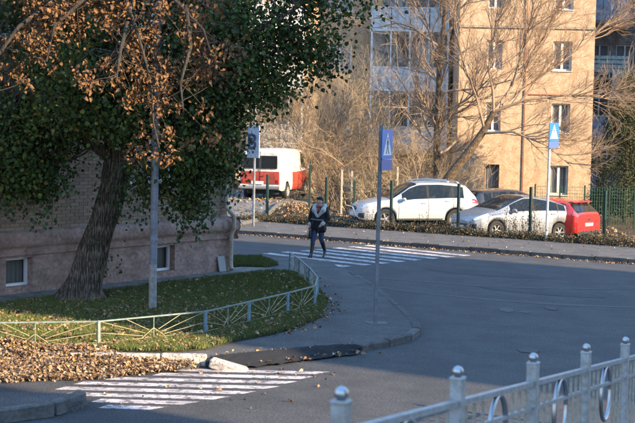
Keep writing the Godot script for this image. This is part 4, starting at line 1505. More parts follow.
func build_lamp_and_signs() -> void:
	var steel := mat("painted_steel", Color(0.16, 0.19, 0.235), 0.5, "dusty", 0.9)
	var lower := mat("lower_pole_tone", Color(0.27, 0.275, 0.28), 0.6, "dusty", 2.0)  # paler tone for the lowest stretch of the pole
	# street lamp on the lawn
	var t := thing("street_lamp", "tall blue-grey tubular street lamp post standing on the lawn beside the trunk", "street lamp", Vector3(-3.17, 0.1, -27.99))
	var m := MB.new()
	m.tube([Vector3(0, 0.95, 0), Vector3(0.03, 4.0, 0), Vector3(0.05, 9.0, 0)], [0.076, 0.072, 0.06], 20)
	var pole := part(t, "pole", m, steel)
	for y in [1.4, 3.2, 5.0]:
		m = MB.new()
		m.lathe(Vector3(0.01 + y * 0.006, y, 0), Vector3.UP, [Vector2(0.074, 0.0), Vector2(0.08, 0.01), Vector2(0.08, 0.05), Vector2(0.074, 0.06)], 20)
		part(pole, "band", m, steel)
	m = MB.new()
	m.tube([Vector3(0, -0.05, 0), Vector3(0.0, 0.949, 0)], [0.08, 0.0762], 20)
	part(t, "pole_base", m, lower)
	m = MB.new()
	m.tube([Vector3(0.05, 8.8, 0), Vector3(0.2, 9.6, 0.1), Vector3(1.4, 10.0, 0.9)], [0.04, 0.035, 0.03], 10)
	part(t, "arm", m, steel)
	m = MB.new()
	m.ball(Vector3(1.7, 10.02, 1.1), Vector3(0.35, 0.09, 0.16), 16, 8, Basis(Vector3.UP, -0.6))
	part(t, "lamp_head", m, steel)
	# near crossing sign
	t = thing("crossing_sign", "blue pedestrian crossing sign on a slim pole at the tip of the curved pavement", "road sign", Vector3(1.13, 0.11, -27.1))
	m = MB.new()
	m.tube([Vector3(0, -0.05, 0), Vector3(0.03, 3.72, 0)], [0.038], 14)
	part(t, "pole", m, steel)
	m = MB.new()
	m.slab(V2([[-0.22, -0.16], [0.2, -0.2], [0.24, 0.12], [-0.1, 0.2]]), -0.02, 0.012, true)
	part(t, "footing", m, mat("footing", Color(0.2, 0.19, 0.175), 0.9, "grain", 2.0))
	crossing_sign(t, Vector3(0.14, 3.37, 0.04), Vector3(0.92, 0, 0.39).normalized(), 0.56, 0.19)
	# far crossing sign
	t = thing("crossing_sign", "blue pedestrian crossing sign on a pale pole beside the green wire fence", "road sign", Vector3(7.32, 0.11, -46.14))
	m = MB.new()
	m.tube([Vector3(0, -0.05, 0), Vector3(0.02, 3.75, 0)], [0.042], 12)
	part(t, "pole", m, mat("pale_pole", Color(0.42, 0.44, 0.46), 0.5, "dusty", 0.9))
	crossing_sign(t, Vector3(0.13, 3.5, 0.06), Vector3(0.77, 0, 0.64).normalized(), 0.58, 0.21)
	# lettered board in front of the van
	t = thing("lettered_board", "pale lettered board on a post in front of the old van, half hidden by leaves", "board", Vector3(-2.24, 0.11, -50.0), -0.66)
	m = MB.new()
	m.tube([Vector3(0, -0.05, -0.05), Vector3(0, 4.4, -0.05)], [0.045], 10)
	part(t, "post", m, steel)
	m = MB.new()
	m.cbox(Vector3(0, 2.92, 0.02), Vector3(0.56, 1.1, 0.04), 0.01)
	var bp := part(t, "panel", m, mat("board_face", Color(0.42, 0.46, 0.53), 0.5, "dusty", 1.2))
	var tm := TextMesh.new()
	var sf := SystemFont.new()
	sf.font_names = PackedStringArray(["Droid Sans"])
	sf.font_weight = 700
	tm.font = sf
	tm.text = "B"
	tm.font_size = 96
	tm.pixel_size = 0.0078
	tm.depth = 0.006
	var lt := inst(bp, "letter", tm, mat("navy", Color(0.012, 0.02, 0.09), 0.5))
	lt.position = Vector3(-0.06, 2.93, 0.046)

func build_railing() -> void:
	var t := thing("metal_railing", "grey metal railing with ball-topped posts and round hoops on the footway ramp", "railing", Vector3(0.13, 1.38, -6.8))
	var st := Vector3(0.735, -0.2125, -1.857)
	var fl := Vector3(st.x, 0, st.z).normalized()
	var yaw := Basis(Vector3.UP, atan2(fl.x, fl.z))
	var post := mat("railing_paint", Color(0.36, 0.36, 0.355), 0.5, "dusty", 3.0)
	var rail := mat("railing_grey", Color(0.33, 0.34, 0.35), 0.42, "dusty", 3.0)
	var pick := mat("picket_paint", Color(0.36, 0.335, 0.28), 0.55, "dusty", 4.0)
	var steel := mat("polished_steel", Color(0.42, 0.42, 0.42), 0.36, "", 1.0, {"metal": 1.0})
	for i in range(0, 7):
		var b := st * i + Vector3(0, 1.34, 0)      # top of the ball
		var m := MB.new()
		m.cbox(b + Vector3(0, -0.072 - 0.62, 0), Vector3(0.08, 1.24, 0.08), 0.006, yaw)
		var p := part(t, "post", m, post)
		m = MB.new()
		m.cbox(b + Vector3(0, -0.074, 0), Vector3(0.088, 0.02, 0.088), 0.006, yaw)
		m.tube([b + Vector3(0, -0.075, 0), b + Vector3(0, -0.05, 0)], [0.018], 10)
		part(p, "cap", m, post)
		m = MB.new()
		m.ball(b + Vector3(0, -0.034, 0), Vector3.ONE * 0.035, 24, 16)
		part(p, "ball", m, steel)
	for i in range(-1, 6):
		var a := st * i + Vector3(0, 1.34, 0)
		var b := a + st
		var e := st.normalized() * 0.044
		for q in [[-0.225, 0.05, 0.035, "top_rail"], [-0.41, 0.035, 0.025, "middle_rail"], [-1.2, 0.04, 0.03, "bottom_rail"]]:
			var m := MB.new()
			bar(m, a + e + Vector3.UP * q[0], b - e + Vector3.UP * q[0], q[1], q[2])
			part(t, q[3], m, rail)
		for s in [0.1, 0.2, 0.3, 0.7, 0.8, 0.9]:
			var c: Vector3 = a + st * float(s)
			var m := MB.new()
			m.cbox(c + Vector3(0, -0.72, 0), Vector3(0.022, 0.92, 0.022), 0.003, yaw)
			part(t, "picket", m, pick)
		var cc := a + st * 0.5 + Vector3(0, -0.495, 0)
		var ring := []
		for k in 33:
			var an := TAU * k / 32.0
			ring.append(cc + fl * cos(an) * 0.22 + Vector3.UP * sin(an) * 0.25)
		var m3 := MB.new()
		m3.tube(ring, [0.02], 10, false)
		part(t, "hoop", m3, steel)

# ---------------------------------------------------------------- cars
# A body is lofted along x (rear 0, front L). Each station has a half section of 11 points.
var cp := {}

func psm(a: Array, x: float, r := 0.05) -> float:
	return (pl(a, x - r) + pl(a, x) * 2.0 + pl(a, x + r)) * 0.25

func section(x: float) -> Array:
	var L: float = cp.L
	var b: float = psm(cp.bot, x)
	for xw in [cp.xr, cp.xf]:
		var dx: float = x - xw
		if absf(dx) < cp.ra: b = maxf(b, cp.rt + sqrt(cp.ra * cp.ra - dx * dx))
	var s := psm(cp.belt, x)
	var t := maxf(psm(cp.top, x, 0.07), s + 0.012)
	var w := psm(cp.wid, x)
	var h := s - b
	var g := t - s
	var gf := clampf(g / cp.gmax, 0.0, 1.0)
	var zb := w * 0.93
	var ze := lerpf(zb - 0.05, cp.roofw * w, gf)
	var ye := s + g * lerpf(0.55, 0.9, gf)
	var p := [Vector2(b, w * 0.93), Vector2(b + h * 0.1, w * 0.975), Vector2(b + h * 0.36, w), Vector2(b + h * 0.66, w * 0.992), Vector2(b + h * 0.9, w * 0.968), Vector2(s, zb)]
	p.append(Vector2(lerpf(s, ye, 0.06), lerpf(zb, ze, 0.06)))
	p.append(Vector2(lerpf(s, ye, 0.93), lerpf(zb, ze, 0.9)))
	p.append(Vector2(ye, ze))
	p.append(Vector2(lerpf(ye, t, 0.72), ze * 0.72))
	p.append(Vector2(t, 0.0))
	return p

func spt(x: float, k: float, side: float) -> Vector3:
	var s := section(x)
	var i := clampi(int(k), 0, 9)
	var q: Vector2 = s[i].lerp(s[i + 1], k - i)
	return Vector3(x, q.x, q.y * side)

func snorm(x: float, k: float, side: float) -> Vector3:
	var a := spt(x + 0.03, k, side) - spt(x - 0.03, k, side)
	var b := spt(x, minf(k + 0.25, 9.99), side) - spt(x, maxf(k - 0.25, 0.0), side)
	var n := a.cross(b).normalized()
	if n.z * side < 0.0 or (absf(n.z) < 0.05 and n.y < 0.0): n = -n
	return n

func patch(m: MB, x0: float, x1: float, k0: float, k1: float, side: float, lift: float, nx := 8, nk := 6) -> void:
	var rows := []
	for i in nx + 1:
		var row := []
		for j in nk + 1:
			var x := lerpf(x0, x1, i / float(nx))
			var k := lerpf(k0, k1, j / float(nk))
			row.append(spt(x, k, side) + snorm(x, k, side) * lift)
		rows.append(row)
	m.grid(rows, Vector3(0, 0.25, side))

func in_any(x: float, a: Array) -> int:
	for i in a.size():
		if x > a[i][0] and x < a[i][1]: return i
	return -1

func wheel(t: Node3D, at: Vector3, side: float, R: float, rim: float, spokes: int, tyre: Material, alloy: Material, dark: Material) -> void:
	var w := Node3D.new()
	w.name = "wheel"
	t.add_child(w, true)
	w.position = at
	var ax := Vector3(0, 0, side)
	var m := MB.new()
	m.lathe(Vector3.ZERO, ax, [Vector2(rim, -0.1), Vector2(R * 0.96, -0.1), Vector2(R, -0.06), Vector2(R, 0.05), Vector2(R * 0.965, 0.09), Vector2(R * 0.9, 0.105), Vector2(rim, 0.095), Vector2(rim - 0.012, 0.06)], 36)
	part(w, "tyre", m, tyre)
	m = MB.new()
	m.lathe(Vector3.ZERO, ax, [Vector2(0.0, 0.03), Vector2(rim - 0.02, 0.03)], 28)
	part(w, "brake_disc", m, dark)
	m = MB.new()
	m.lathe(Vector3.ZERO, ax, [Vector2(rim - 0.03, 0.06), Vector2(rim - 0.022, 0.09), Vector2(rim + 0.002, 0.097)], 30)
	m.lathe(Vector3.ZERO, ax, [Vector2(0.0, 0.092), Vector2(0.045, 0.09), Vector2(0.06, 0.06)], 16)
	for i in spokes:
		var a := TAU * i / spokes
		var d := Vector3(cos(a), sin(a), 0)
		var c := d * (rim * 0.52)
		m.cbox(c + ax * 0.072, Vector3(rim * 0.98, rim * (1.35 / spokes), 0.025), 0.006, Basis(d, Vector3(-sin(a), cos(a), 0), Vector3(0, 0, 1)))
	part(w, "rim", m, alloy)

func car(called: String, label: String, category: String, at: Vector3, heading: Vector3, P: Dictionary) -> Node3D:
	cp = P
	var t := thing(called, label, category, at, 0.0)
	# local +x is the heading; shift so that the origin is the middle of the wheelbase
	var hx := heading.normalized()
	var hz := hx.cross(Vector3.UP).normalized()
	t.basis = Basis(hx, hz.cross(hx), hz)
	var mid: float = (cp.xr + cp.xf) * 0.5
	var L: float = cp.L
	var xs := []
	var x := 0.0
	while x < L - 0.001:
		xs.append(x)
		x += 0.02 if (x < 0.2 or x > L - 0.26) else 0.045
	xs.append(L)
	for xw in [cp.xr, cp.xf]:
		for e in [-1.0, 1.0]: xs.append(xw + e * (cp.ra - 0.001))
		for e in [-1.0, 1.0]: xs.append(xw + e * (cp.ra + 0.003))
	for g in cp.side_glass: xs.append_array(g)
	xs.append_array(cp.front_glass)
	if cp.rear_glass[0] > 0.0: xs.append_array(cp.rear_glass)
	xs.sort()
	var secs := []
	for q in xs: secs.append(section(q))
	var body := MB.new()
	var low := MB.new()
	var sg := []
	for g in cp.side_glass: sg.append([MB.new(), MB.new()])
	var fg := MB.new()
	var rg := MB.new()
	for si in 2:
		var side := 1.0 if si == 0 else -1.0
		# vertex grid and normals
		var V := []
		var Nn := []
		for i in xs.size():
			var row := []
			for k in 11: row.append(Vector3(xs[i] - mid, secs[i][k].x, secs[i][k].y * side))
			V.append(row)
		for i in xs.size():
			var row := []
			for k in 11:
				var i0 := maxi(i - 1, 0)
				var i1 := mini(i + 1, xs.size() - 1)
				var a: Vector3 = V[i1][k] - V[i0][k]
				var b: Vector3
				if k == 10: b = Vector3(0, 0, -side)
				else: b = V[i][mini(k + 1, 10)] - V[i][maxi(k - 1, 0)]
				if k == 5 and secs[i][10].x - secs[i][5].x > 0.2: b = V[i][5] - V[i][4]
				var nn := a.cross(b).normalized()
				var outw := Vector3(0, 0.4, side) if k < 10 else Vector3.UP
				if nn.dot(outw) < 0.0: nn = -nn
				row.append(nn)
			Nn.append(row)
		for i in xs.size() - 1:
			if xs[i + 1] - xs[i] < 0.0005: continue
			var xm: float = (xs[i] + xs[i + 1]) * 0.5
			for k in 10:
				var m := body
				var gi := in_any(xm, cp.side_glass)
				if k == 6 and gi >= 0: m = sg[gi][si]
				elif k >= 8 and xm > cp.front_glass[0] and xm < cp.front_glass[1]: m = fg
				elif k >= 8 and xm > cp.rear_glass[0] and xm < cp.rear_glass[1]: m = rg
				elif cp.has("low_k") and k < cp.low_k and xm > cp.low_from: m = low
				var k0 := m.v.size()
				for q in [[i, k], [i + 1, k], [i + 1, k + 1], [i, k + 1]]:
					m.v.append(V[q[0]][q[1]])
					m.n.append(Nn[q[0]][q[1]])
				m.ix.append_array(PackedInt32Array([k0, k0 + 1, k0 + 2, k0, k0 + 2, k0 + 3]))
		for e in [0, xs.size() - 1]:
			var cc := Vector3(xs[e] - mid, (secs[e][0].x + secs[e][10].x) * 0.5, 0)
			for k in 10: body.tri(cc, V[e][k], V[e][k + 1], Vector3(-1 if e == 0 else 1, 0, 0))
			body.tri(cc, V[e][0], Vector3(xs[e] - mid, secs[e][0].x, 0), Vector3(-1 if e == 0 else 1, 0, 0))
	var bm := part(t, "body", body, cp.paint)
	if low.v.size() > 0: part(t, "lower_panels", low, cp.low_paint)
	var glass: Material = cp.glass
	part(t, "windscreen", fg, glass)
	if rg.v.size() > 0: part(t, "rear_window", rg, glass)
	for g in sg:
		for q in g:
			if q.v.size() > 0: part(t, "side_window", q, glass)
	# dark cabin and underbody
	var black := mat("car_black", Color(0.012, 0.012, 0.013), 0.8)
	var m := MB.new()
	m.box(Vector3(L * 0.5 - mid, 0.4, 0), Vector3(L - 0.5, 0.36, cp.hw * 2.0 * 0.66))
	part(t, "underbody", m, black)
	m = MB.new()
	var sx: float = cp.seat_x
	for sx2 in [sx, sx - 0.85]:
		for z in [-0.36, 0.36]:
			m.cbox(Vector3(sx2 - mid, 0.85, z), Vector3(0.16, 0.75, 0.48), 0.05, Basis(Vector3.BACK, 0.25))
			m.cbox(Vector3(sx2 - 0.13 - mid, 1.28, z), Vector3(0.1, 0.16, 0.26), 0.03, Basis(Vector3.BACK, 0.2))
	m.box(Vector3((cp.front_glass[0] + sx) * 0.5 + 0.2 - mid, 0.82, 0), Vector3(0.3, 0.2, cp.hw * 1.5))
	part(t, "seats", m, mat("car_seat", Color(0.03, 0.03, 0.032), 0.9))
	# wheels
	for xw in [cp.xr, cp.xf]:
		for side in [-1.0, 1.0]:
			wheel(t, Vector3(xw - mid, cp.rt, side * (psm(cp.wid, xw) - 0.115)), side, cp.rt, cp.rim, cp.spokes, mat("tyre", Color(0.016, 0.016, 0.017), 0.85), cp.alloy, black)
	# door seams and handles
	var sm := MB.new()
	for q in cp.seams:
		for side in [-1.0, 1.0]: patch(sm, q - 0.007, q + 0.007, 0.8, 5.6, side, 0.0035, 1, 14)
	for side in [-1.0, 1.0]: patch(sm, cp.seams[0], cp.seams[cp.seams.size() - 1], 0.75, 0.85, side, 0.0035, 24, 1)
	shift(sm, -mid)
	part(bm, "door_seams", sm, black)
	for q in cp.handles:
		for side in [-1.0, 1.0]:
			m = MB.new()
			var hp := spt(q, 3.75, side) + Vector3(-mid, 0, side * 0.018)
			m.cbox(hp, Vector3(0.19, 0.032, 0.03), 0.008)
			part(bm, "door_handle", m, cp.handle_mat)
	# pillars between the panes
	m = MB.new()
	for q in cp.pillars:
		for side in [-1.0, 1.0]: patch(m, q - 0.04, q + 0.04, 5.9, 7.1, side, 0.006, 2, 8)
	if m.v.size() > 0:
		shift(m, -mid)
		part(bm, "door_pillar", m, black)
	# mirrors
	for side in [-1.0, 1.0]:
		m = MB.new()
		var mp := spt(cp.mirror_x, 5.6, side) + Vector3(-mid, 0.05, side * 0.13)
		m.ball(mp, Vector3(0.075, 0.075, 0.115), 14, 10)
		m.tube([mp + Vector3(0.02, -0.05, -side * 0.05), mp + Vector3(0.05, -0.07, -side * 0.15)], [0.025], 8)
		part(t, "mirror", m, cp.paint)
	return t

func shift(m: MB, dx: float) -> void:
	for i in m.v.size(): m.v[i].x += dx

func lamp(t: Node3D, called: String, x0: float, x1: float, k0: float, k1: float, side: float, mid: float, mt: Material, lift := 0.008) -> MeshInstance3D:
	var m := MB.new()
	patch(m, x0, x1, k0, k1, side, lift, 10, 6)
	shift(m, -mid)
	return part(t, called, m, mt)

func build_cars() -> void:
	var glass := glass_mat("car_glass", Color(0.012, 0.016, 0.02), 0.7, 0.02)
	var lampg := mat("head_lamp", Color(0.5, 0.52, 0.54), 0.1, "", 1.0, {"metal": 0.3})
	var redl := mat("tail_lamp", Color(0.3, 0.008, 0.008), 0.12, "", 1.0, {"coat": 1.0})
	var chrome := mat("chrome", Color(0.6, 0.61, 0.62), 0.12, "", 1.0, {"metal": 1.0})
	var alloy := mat("alloy", Color(0.5, 0.5, 0.5), 0.3, "", 1.0, {"metal": 0.85})
	var black := mat("car_black", Color(0.012, 0.012, 0.013), 0.8)
	var trim := mat("black_trim", Color(0.02, 0.02, 0.021), 0.55)
	var white := mat("pearl_white", Color(0.38, 0.41, 0.45), 0.3, "", 0.8, {"coat": 0.8})
	var silver := mat("silver_paint", Color(0.235, 0.25, 0.275), 0.34, "", 0.8, {"coat": 0.7, "metal": 0.35})
	var red := mat("red_paint", Color(0.50, 0.02, 0.016), 0.3, "", 1.0, {"coat": 0.9})
	var plate := mat("number_plate", Color(0.65, 0.65, 0.62), 0.5)
	# ---- white off-roader, nose to the left of the silver car
	var P := {
		"L": 4.66, "xr": 0.95, "xf": 3.65, "rt": 0.365, "ra": 0.42, "rim": 0.235, "hw": 0.94, "gmax": 0.62, "roofw": 0.70,
		"bot": [[0.0, 0.5], [0.25, 0.36], [0.5, 0.33], [4.1, 0.33], [4.5, 0.32], [4.66, 0.42]],
		"belt": [[0.0, 0.95], [0.15, 1.1], [1.0, 1.12], [2.6, 1.06], [3.3, 1.0], [3.9, 0.94], [4.35, 0.84], [4.58, 0.74], [4.66, 0.66]],
		"top": [[0.0, 1.0], [0.07, 1.2], [0.42, 1.6], [0.75, 1.68], [1.6, 1.735], [2.3, 1.72], [2.7, 1.6], [3.1, 1.34], [3.48, 1.1], [3.9, 1.06], [4.3, 0.96], [4.56, 0.83], [4.66, 0.7]],
		"wid": [[0.0, 0.7], [0.1, 0.84], [0.5, 0.92], [1.5, 0.94], [3.2, 0.94], [3.9, 0.92], [4.3, 0.85], [4.5, 0.74], [4.66, 0.5]],
		"side_glass": [[0.62, 1.02], [1.08, 1.98], [2.06, 3.02]], "front_glass": [2.42, 3.46], "rear_glass": [0.09, 0.44],
		"paint": white, "glass": glass, "alloy": alloy, "spokes": 5, "seat_x": 2.1, "seams": [1.04, 2.02, 3.16], "handles": [1.25, 2.2], "handle_mat": white, "pillars": [1.05, 2.02], "mirror_x": 2.98}
	var mid := 2.3
	var hd := Vector3(-0.97, 0.0, 0.243)
	var t := car("white_suv", "white five-door off-road car with roof rails parked behind the wire fence", "car", Vector3(3.58, -0.11, -54.0), hd, P)
	for s in [-1.0, 1.0]:
		lamp(t, "headlight", 4.06, 4.55, 4.2, 7.2, s, mid, lampg)
		lamp(t, "tail_light", 0.02, 0.3, 3.6, 5.6, s, mid, redl)
		lamp(t, "fog_lamp_recess", 4.42, 4.6, 1.2, 2.6, s, mid, trim)
		var m := MB.new()
		m.tube([Vector3(0.75 - mid, 1.67, s * 0.58), Vector3(0.85 - mid, 1.75, s * 0.58), Vector3(1.6 - mid, 1.785, s * 0.59), Vector3(2.3 - mid, 1.75, s * 0.58), Vector3(2.4 - mid, 1.68, s * 0.58)], [0.02], 8)
		part(t, "roof_rail", m, chrome)
		m = MB.new()
		patch(m, 0.75, 3.2, 0.0, 0.8, s, 0.01, 24, 3)
		shift(m, -mid)
		part(t, "sill_trim", m, mat("grey_trim", Color(0.09, 0.09, 0.09), 0.6))
	var m := MB.new()
	m.cbox(Vector3(4.655 - mid, 0.74, 0), Vector3(0.05, 0.15, 0.9), 0.015)
	part(t, "grille", m, trim)
	m = MB.new()
	m.cbox(Vector3(4.665 - mid, 0.52, 0), Vector3(0.03, 0.11, 0.52), 0.006)
	part(t, "number_plate", m, plate)
	m = MB.new()
	for s in [-1.0, 1.0]:
		m.tube([Vector3(4.55 - mid, 0.36, s * 0.62), Vector3(4.72 - mid, 0.5, s * 0.55), Vector3(4.76 - mid, 0.72, s * 0.5), Vector3(4.76 - mid, 0.78, s * 0.42)], [0.03], 8)
	m.tube([Vector3(4.76 - mid, 0.78, -0.42), Vector3(4.76 - mid, 0.78, 0.42)], [0.03], 8)
	part(t, "nudge_bar", m, chrome)
	# ---- silver hatchback
	P = {
		"L": 4.46, "xr": 0.86, "xf": 3.56, "rt": 0.315, "ra": 0.365, "rim": 0.2, "hw": 0.87, "gmax": 0.56, "roofw": 0.70,
		"bot": [[0.0, 0.42], [0.25, 0.25], [0.5, 0.2], [4.0, 0.2], [4.3, 0.2], [4.46, 0.3]],
		"belt": [[0.0, 0.92], [0.12, 1.03], [0.9, 1.02], [2.2, 0.96], [3.1, 0.9], [3.7, 0.82], [4.1, 0.73], [4.35, 0.62], [4.46, 0.52]],
		"top": [[0.0, 0.98], [0.1, 1.1], [0.5, 1.27], [1.2, 1.43], [1.9, 1.495], [2.4, 1.47], [2.8, 1.33], [3.2, 1.14], [3.55, 0.98], [3.95, 0.86], [4.25, 0.73], [4.46, 0.57]],
		"wid": [[0.0, 0.68], [0.12, 0.78], [0.5, 0.85], [1.4, 0.87], [3.2, 0.87], [3.8, 0.84], [4.15, 0.76], [4.35, 0.64], [4.46, 0.45]],
		"side_glass": [[0.62, 0.92], [0.98, 1.98], [2.05, 3.0]], "front_glass": [2.32, 3.5], "rear_glass": [0.1, 0.62],
		"paint": silver, "glass": glass, "alloy": alloy, "spokes": 6, "seat_x": 2.15, "seams": [1.0, 2.02, 3.08], "handles": [1.2, 2.2], "handle_mat": silver, "pillars": [0.95, 2.02], "mirror_x": 2.95}
	mid = 2.21
	var fw := Vector3(6.05, -0.13, -49.3)
	var rw := Vector3(8.42, -0.27, -50.8)
	hd = (fw - rw).normalized()
	var left := hd.cross(Vector3.UP).normalized() * -1.0     # toward the road
	if left.z < 0.0: left = -left
	var cen := (fw + rw) * 0.5 - left * 0.76
	t = car("silver_hatchback", "silver hatchback parked nose to the wire fence beside the red car", "car", cen, hd, P)
	t.scale = Vector3.ONE * 1.05
	for s in [-1.0, 1.0]:
		lamp(t, "headlight", 3.86, 4.34, 4.3, 7.4, s, mid, lampg)
		lamp(t, "tail_light", 0.02, 0.22, 3.4, 5.4, s, mid, redl)
		lamp(t, "fog_lamp_recess", 4.28, 4.42, 1.6, 3.0, s, mid, trim)
	m = MB.new()
	m.cbox(Vector3(4.45 - mid, 0.45, 0), Vector3(0.05, 0.06, 0.8), 0.015)
	m.cbox(Vector3(4.43 - mid, 0.29, 0), Vector3(0.05, 0.1, 0.86), 0.015)
	part(t, "grille", m, trim)
	m = MB.new()
	m.cbox(Vector3(4.47 - mid, 0.37, 0), Vector3(0.03, 0.1, 0.52), 0.006)
	part(t, "number_plate", m, plate)
	m = MB.new()
	for s in [-0.25, 0.25]:
		m.tube([Vector3(3.46 - mid, 1.03, s - 0.2), Vector3(3.26 - mid, 1.14, s + 0.3)], [0.009], 6)
	part(t, "wiper", m, black)
	# ---- red hatchback
	P = {
		"L": 4.36, "xr": 0.82, "xf": 3.46, "rt": 0.32, "ra": 0.37, "rim": 0.2, "hw": 0.9, "gmax": 0.52, "roofw": 0.7,
		"bot": [[0.0, 0.36], [0.2, 0.28], [0.5, 0.24], [3.9, 0.22], [4.2, 0.22], [4.36, 0.32]],
		"belt": [[0.0, 0.9], [0.1, 1.0], [0.9, 0.99], [2.2, 0.93], [3.1, 0.9], [3.7, 0.84], [4.1, 0.74], [4.36, 0.56]],
		"top": [[0.0, 0.97], [0.06, 1.05], [0.38, 1.38], [0.6, 1.43], [1.6, 1.48], [2.1, 1.44], [2.5, 1.3], [3.0, 1.06], [3.3, 0.98], [3.8, 0.9], [4.2, 0.76], [4.36, 0.6]],
		"wid": [[0.0, 0.74], [0.08, 0.82], [0.4, 0.88], [1.4, 0.9], [3.2, 0.9], [3.8, 0.86], [4.2, 0.72], [4.36, 0.5]],
		"side_glass": [[0.55, 0.85], [0.92, 1.85], [1.93, 2.8]], "front_glass": [2.14, 3.12], "rear_glass": [0.07, 0.4],
		"paint": red, "glass": glass, "alloy": alloy, "spokes": 5, "seat_x": 2.0, "seams": [0.95, 1.9, 2.95], "handles": [1.1, 2.05], "handle_mat": red, "pillars": [0.88, 1.88], "mirror_x": 2.75}
	mid = 2.14
	hd = Vector3(-0.74, 0.01, -0.67).normalized()
	t = car("red_hatchback", "bright red hatchback seen from behind beyond the silver car", "car", Vector3(9.62, -0.3, -51.2) + hd * 2.15, hd, P)
	for s in [-1.0, 1.0]:
		lamp(t, "tail_light", 0.01, 0.2, 4.3, 7.3, s, mid, mat("tail_clear", Color(0.5, 0.1, 0.09), 0.1, "", 1.0, {"coat": 1.0}))
		m = MB.new()
		m.cbox(Vector3(0.02 - mid, 0.5, s * 0.55), Vector3(0.05, 0.05, 0.16), 0.01)
		part(t, "reflector", m, redl)
	m = MB.new()
	m.cbox(Vector3(-0.005 - mid, 0.62, 0), Vector3(0.03, 0.11, 0.5), 0.006)
	part(t, "number_plate", m, plate)
	m = MB.new()
	m.cbox(Vector3(0.03 - mid, 0.34, 0), Vector3(0.08, 0.14, 1.3), 0.02)
	part(t, "bumper_trim", m, trim)
	m = MB.new()
	m.cbox(Vector3(0.36 - mid, 1.41, 0), Vector3(0.2, 0.035, 1.15), 0.012, Basis(Vector3.BACK, 0.12))
	part(t, "spoiler", m, red)
	m = MB.new()
	m.cbox(Vector3(-0.004 - mid, 0.8, 0), Vector3(0.03, 0.1, 0.14), 0.02)
	part(t, "badge", m, chrome)
	# ---- dark car behind the silver one
	P = P.duplicate()
	P["paint"] = mat("dark_paint", Color(0.02, 0.02, 0.026), 0.3, "", 1.0, {"coat": 0.8})
	P["handle_mat"] = P["paint"]
	t = car("dark_hatchback", "black car of which only roof and windows show behind the silver hatchback", "car", Vector3(7.5, -0.12, -55.2), Vector3(0.95, 0, -0.3), P)
	for s in [-1.0, 1.0]:
		lamp(t, "tail_light", 0.01, 0.2, 4.3, 7.3, s, mid, redl)
		lamp(t, "headlight", 3.86, 4.2, 4.3, 7.4, s, mid, lampg)
	# ---- old two-tone van
	var vwhite := mat("van_white", Color(0.68, 0.66, 0.62), 0.45, "dusty", 0.6, {"coat": 0.3, "world": false})
	var vred := mat("van_red", Color(0.36, 0.055, 0.035), 0.5, "dusty", 0.6, {"coat": 0.2, "world": false})
	P = {
		"L": 4.5, "xr": 0.95, "xf": 3.6, "rt": 0.33, "ra": 0.4, "rim": 0.19, "hw": 0.9, "gmax": 0.8, "roofw": 0.84,
		"bot": [[0.0, 0.42], [0.2, 0.36], [4.2, 0.36], [4.5, 0.42]],
		"belt": [[0.0, 1.14], [0.1, 1.16], [3.6, 1.16], [4.2, 1.08], [4.5, 0.95]],
		"top": [[0.0, 1.88], [0.05, 1.93], [0.3, 2.0], [1.5, 2.04], [3.2, 2.0], [3.45, 1.9], [3.75, 1.55], [4.0, 1.2], [4.3, 1.12], [4.5, 1.0]],
		"wid": [[0.0, 0.83], [0.05, 0.87], [0.4, 0.9], [3.6, 0.9], [4.2, 0.84], [4.5, 0.7]],
		"side_glass": [[3.0, 3.72]], "front_glass": [3.38, 4.0], "rear_glass": [-2.0, -1.9],
		"paint": vwhite, "low_paint": vred, "low_k": 4, "low_from": 1.55, "glass": glass, "alloy": mat("steel_wheel", Color(0.3, 0.29, 0.27), 0.5, "", 1.0, {"metal": 0.4}), "spokes": 8, "seat_x": 3.0, "seams": [1.55, 2.75, 3.7], "handles": [2.9], "handle_mat": chrome, "pillars": [], "mirror_x": 3.7}
	mid = 2.275
	hd = Vector3(0.26, 0.0, -0.965).normalized()
	t = car("old_van", "old white and red delivery van parked on the driveway, seen from behind", "van", Vector3(-2.3, 0.6, -57.4) + hd * 2.27, hd, P)
	m = MB.new()
	m.cbox(Vector3(-0.008 - mid, 0.88, 0), Vector3(0.03, 0.5, 1.6), 0.012)
	part(t, "tailgate_panel", m, vred)
	for s in [-1.0, 1.0]:
		m = MB.new()
		m.cbox(Vector3(-0.012 - mid, 1.5, s * 0.37), Vector3(0.03, 0.44, 0.6), 0.012)
		part(t, "rear_window", m, glass_mat("van_glass", Color(0.015, 0.018, 0.022), 0.95, 0.03))
		m = MB.new()
		for q in [[0.24, 0.0, 0.03, 0.66], [-0.24, 0.0, 0.03, 0.66]]:
			m.box(Vector3(-0.02 - mid, 1.5 + q[0], s * 0.37), Vector3(0.025, q[2], q[3]))
		for q in [-0.32, 0.32]:
			m.box(Vector3(-0.02 - mid, 1.5, s * 0.37 + q), Vector3(0.024, 0.45, 0.03))
		part(t, "window_seal", m, black)
		m = MB.new()
		m.cbox(Vector3(-0.022 - mid, 0.74, s * 0.72), Vector3(0.04, 0.14, 0.1), 0.012)
		part(t, "tail_light", m, redl)
	m = MB.new()
	m.cbox(Vector3(-0.06 - mid, 0.5, 0), Vector3(0.1, 0.13, 1.72), 0.03)
	part(t, "bumper", m, mat("old_chrome", Color(0.4, 0.38, 0.34), 0.35, "", 1.0, {"metal": 0.7}))
	m = MB.new()
	m.cbox(Vector3(-0.032 - mid, 0.68, -0.1), Vector3(0.02, 0.12, 0.5), 0.005)
	part(t, "number_plate", m, plate)
	m = MB.new()
	m.box(Vector3(-0.026 - mid, 1.3, 0), Vector3(0.015, 1.25, 0.018))
	m.tube([Vector3(-0.05 - mid, 0.95, 0.05), Vector3(-0.05 - mid, 0.95, 0.17)], [0.012], 6)
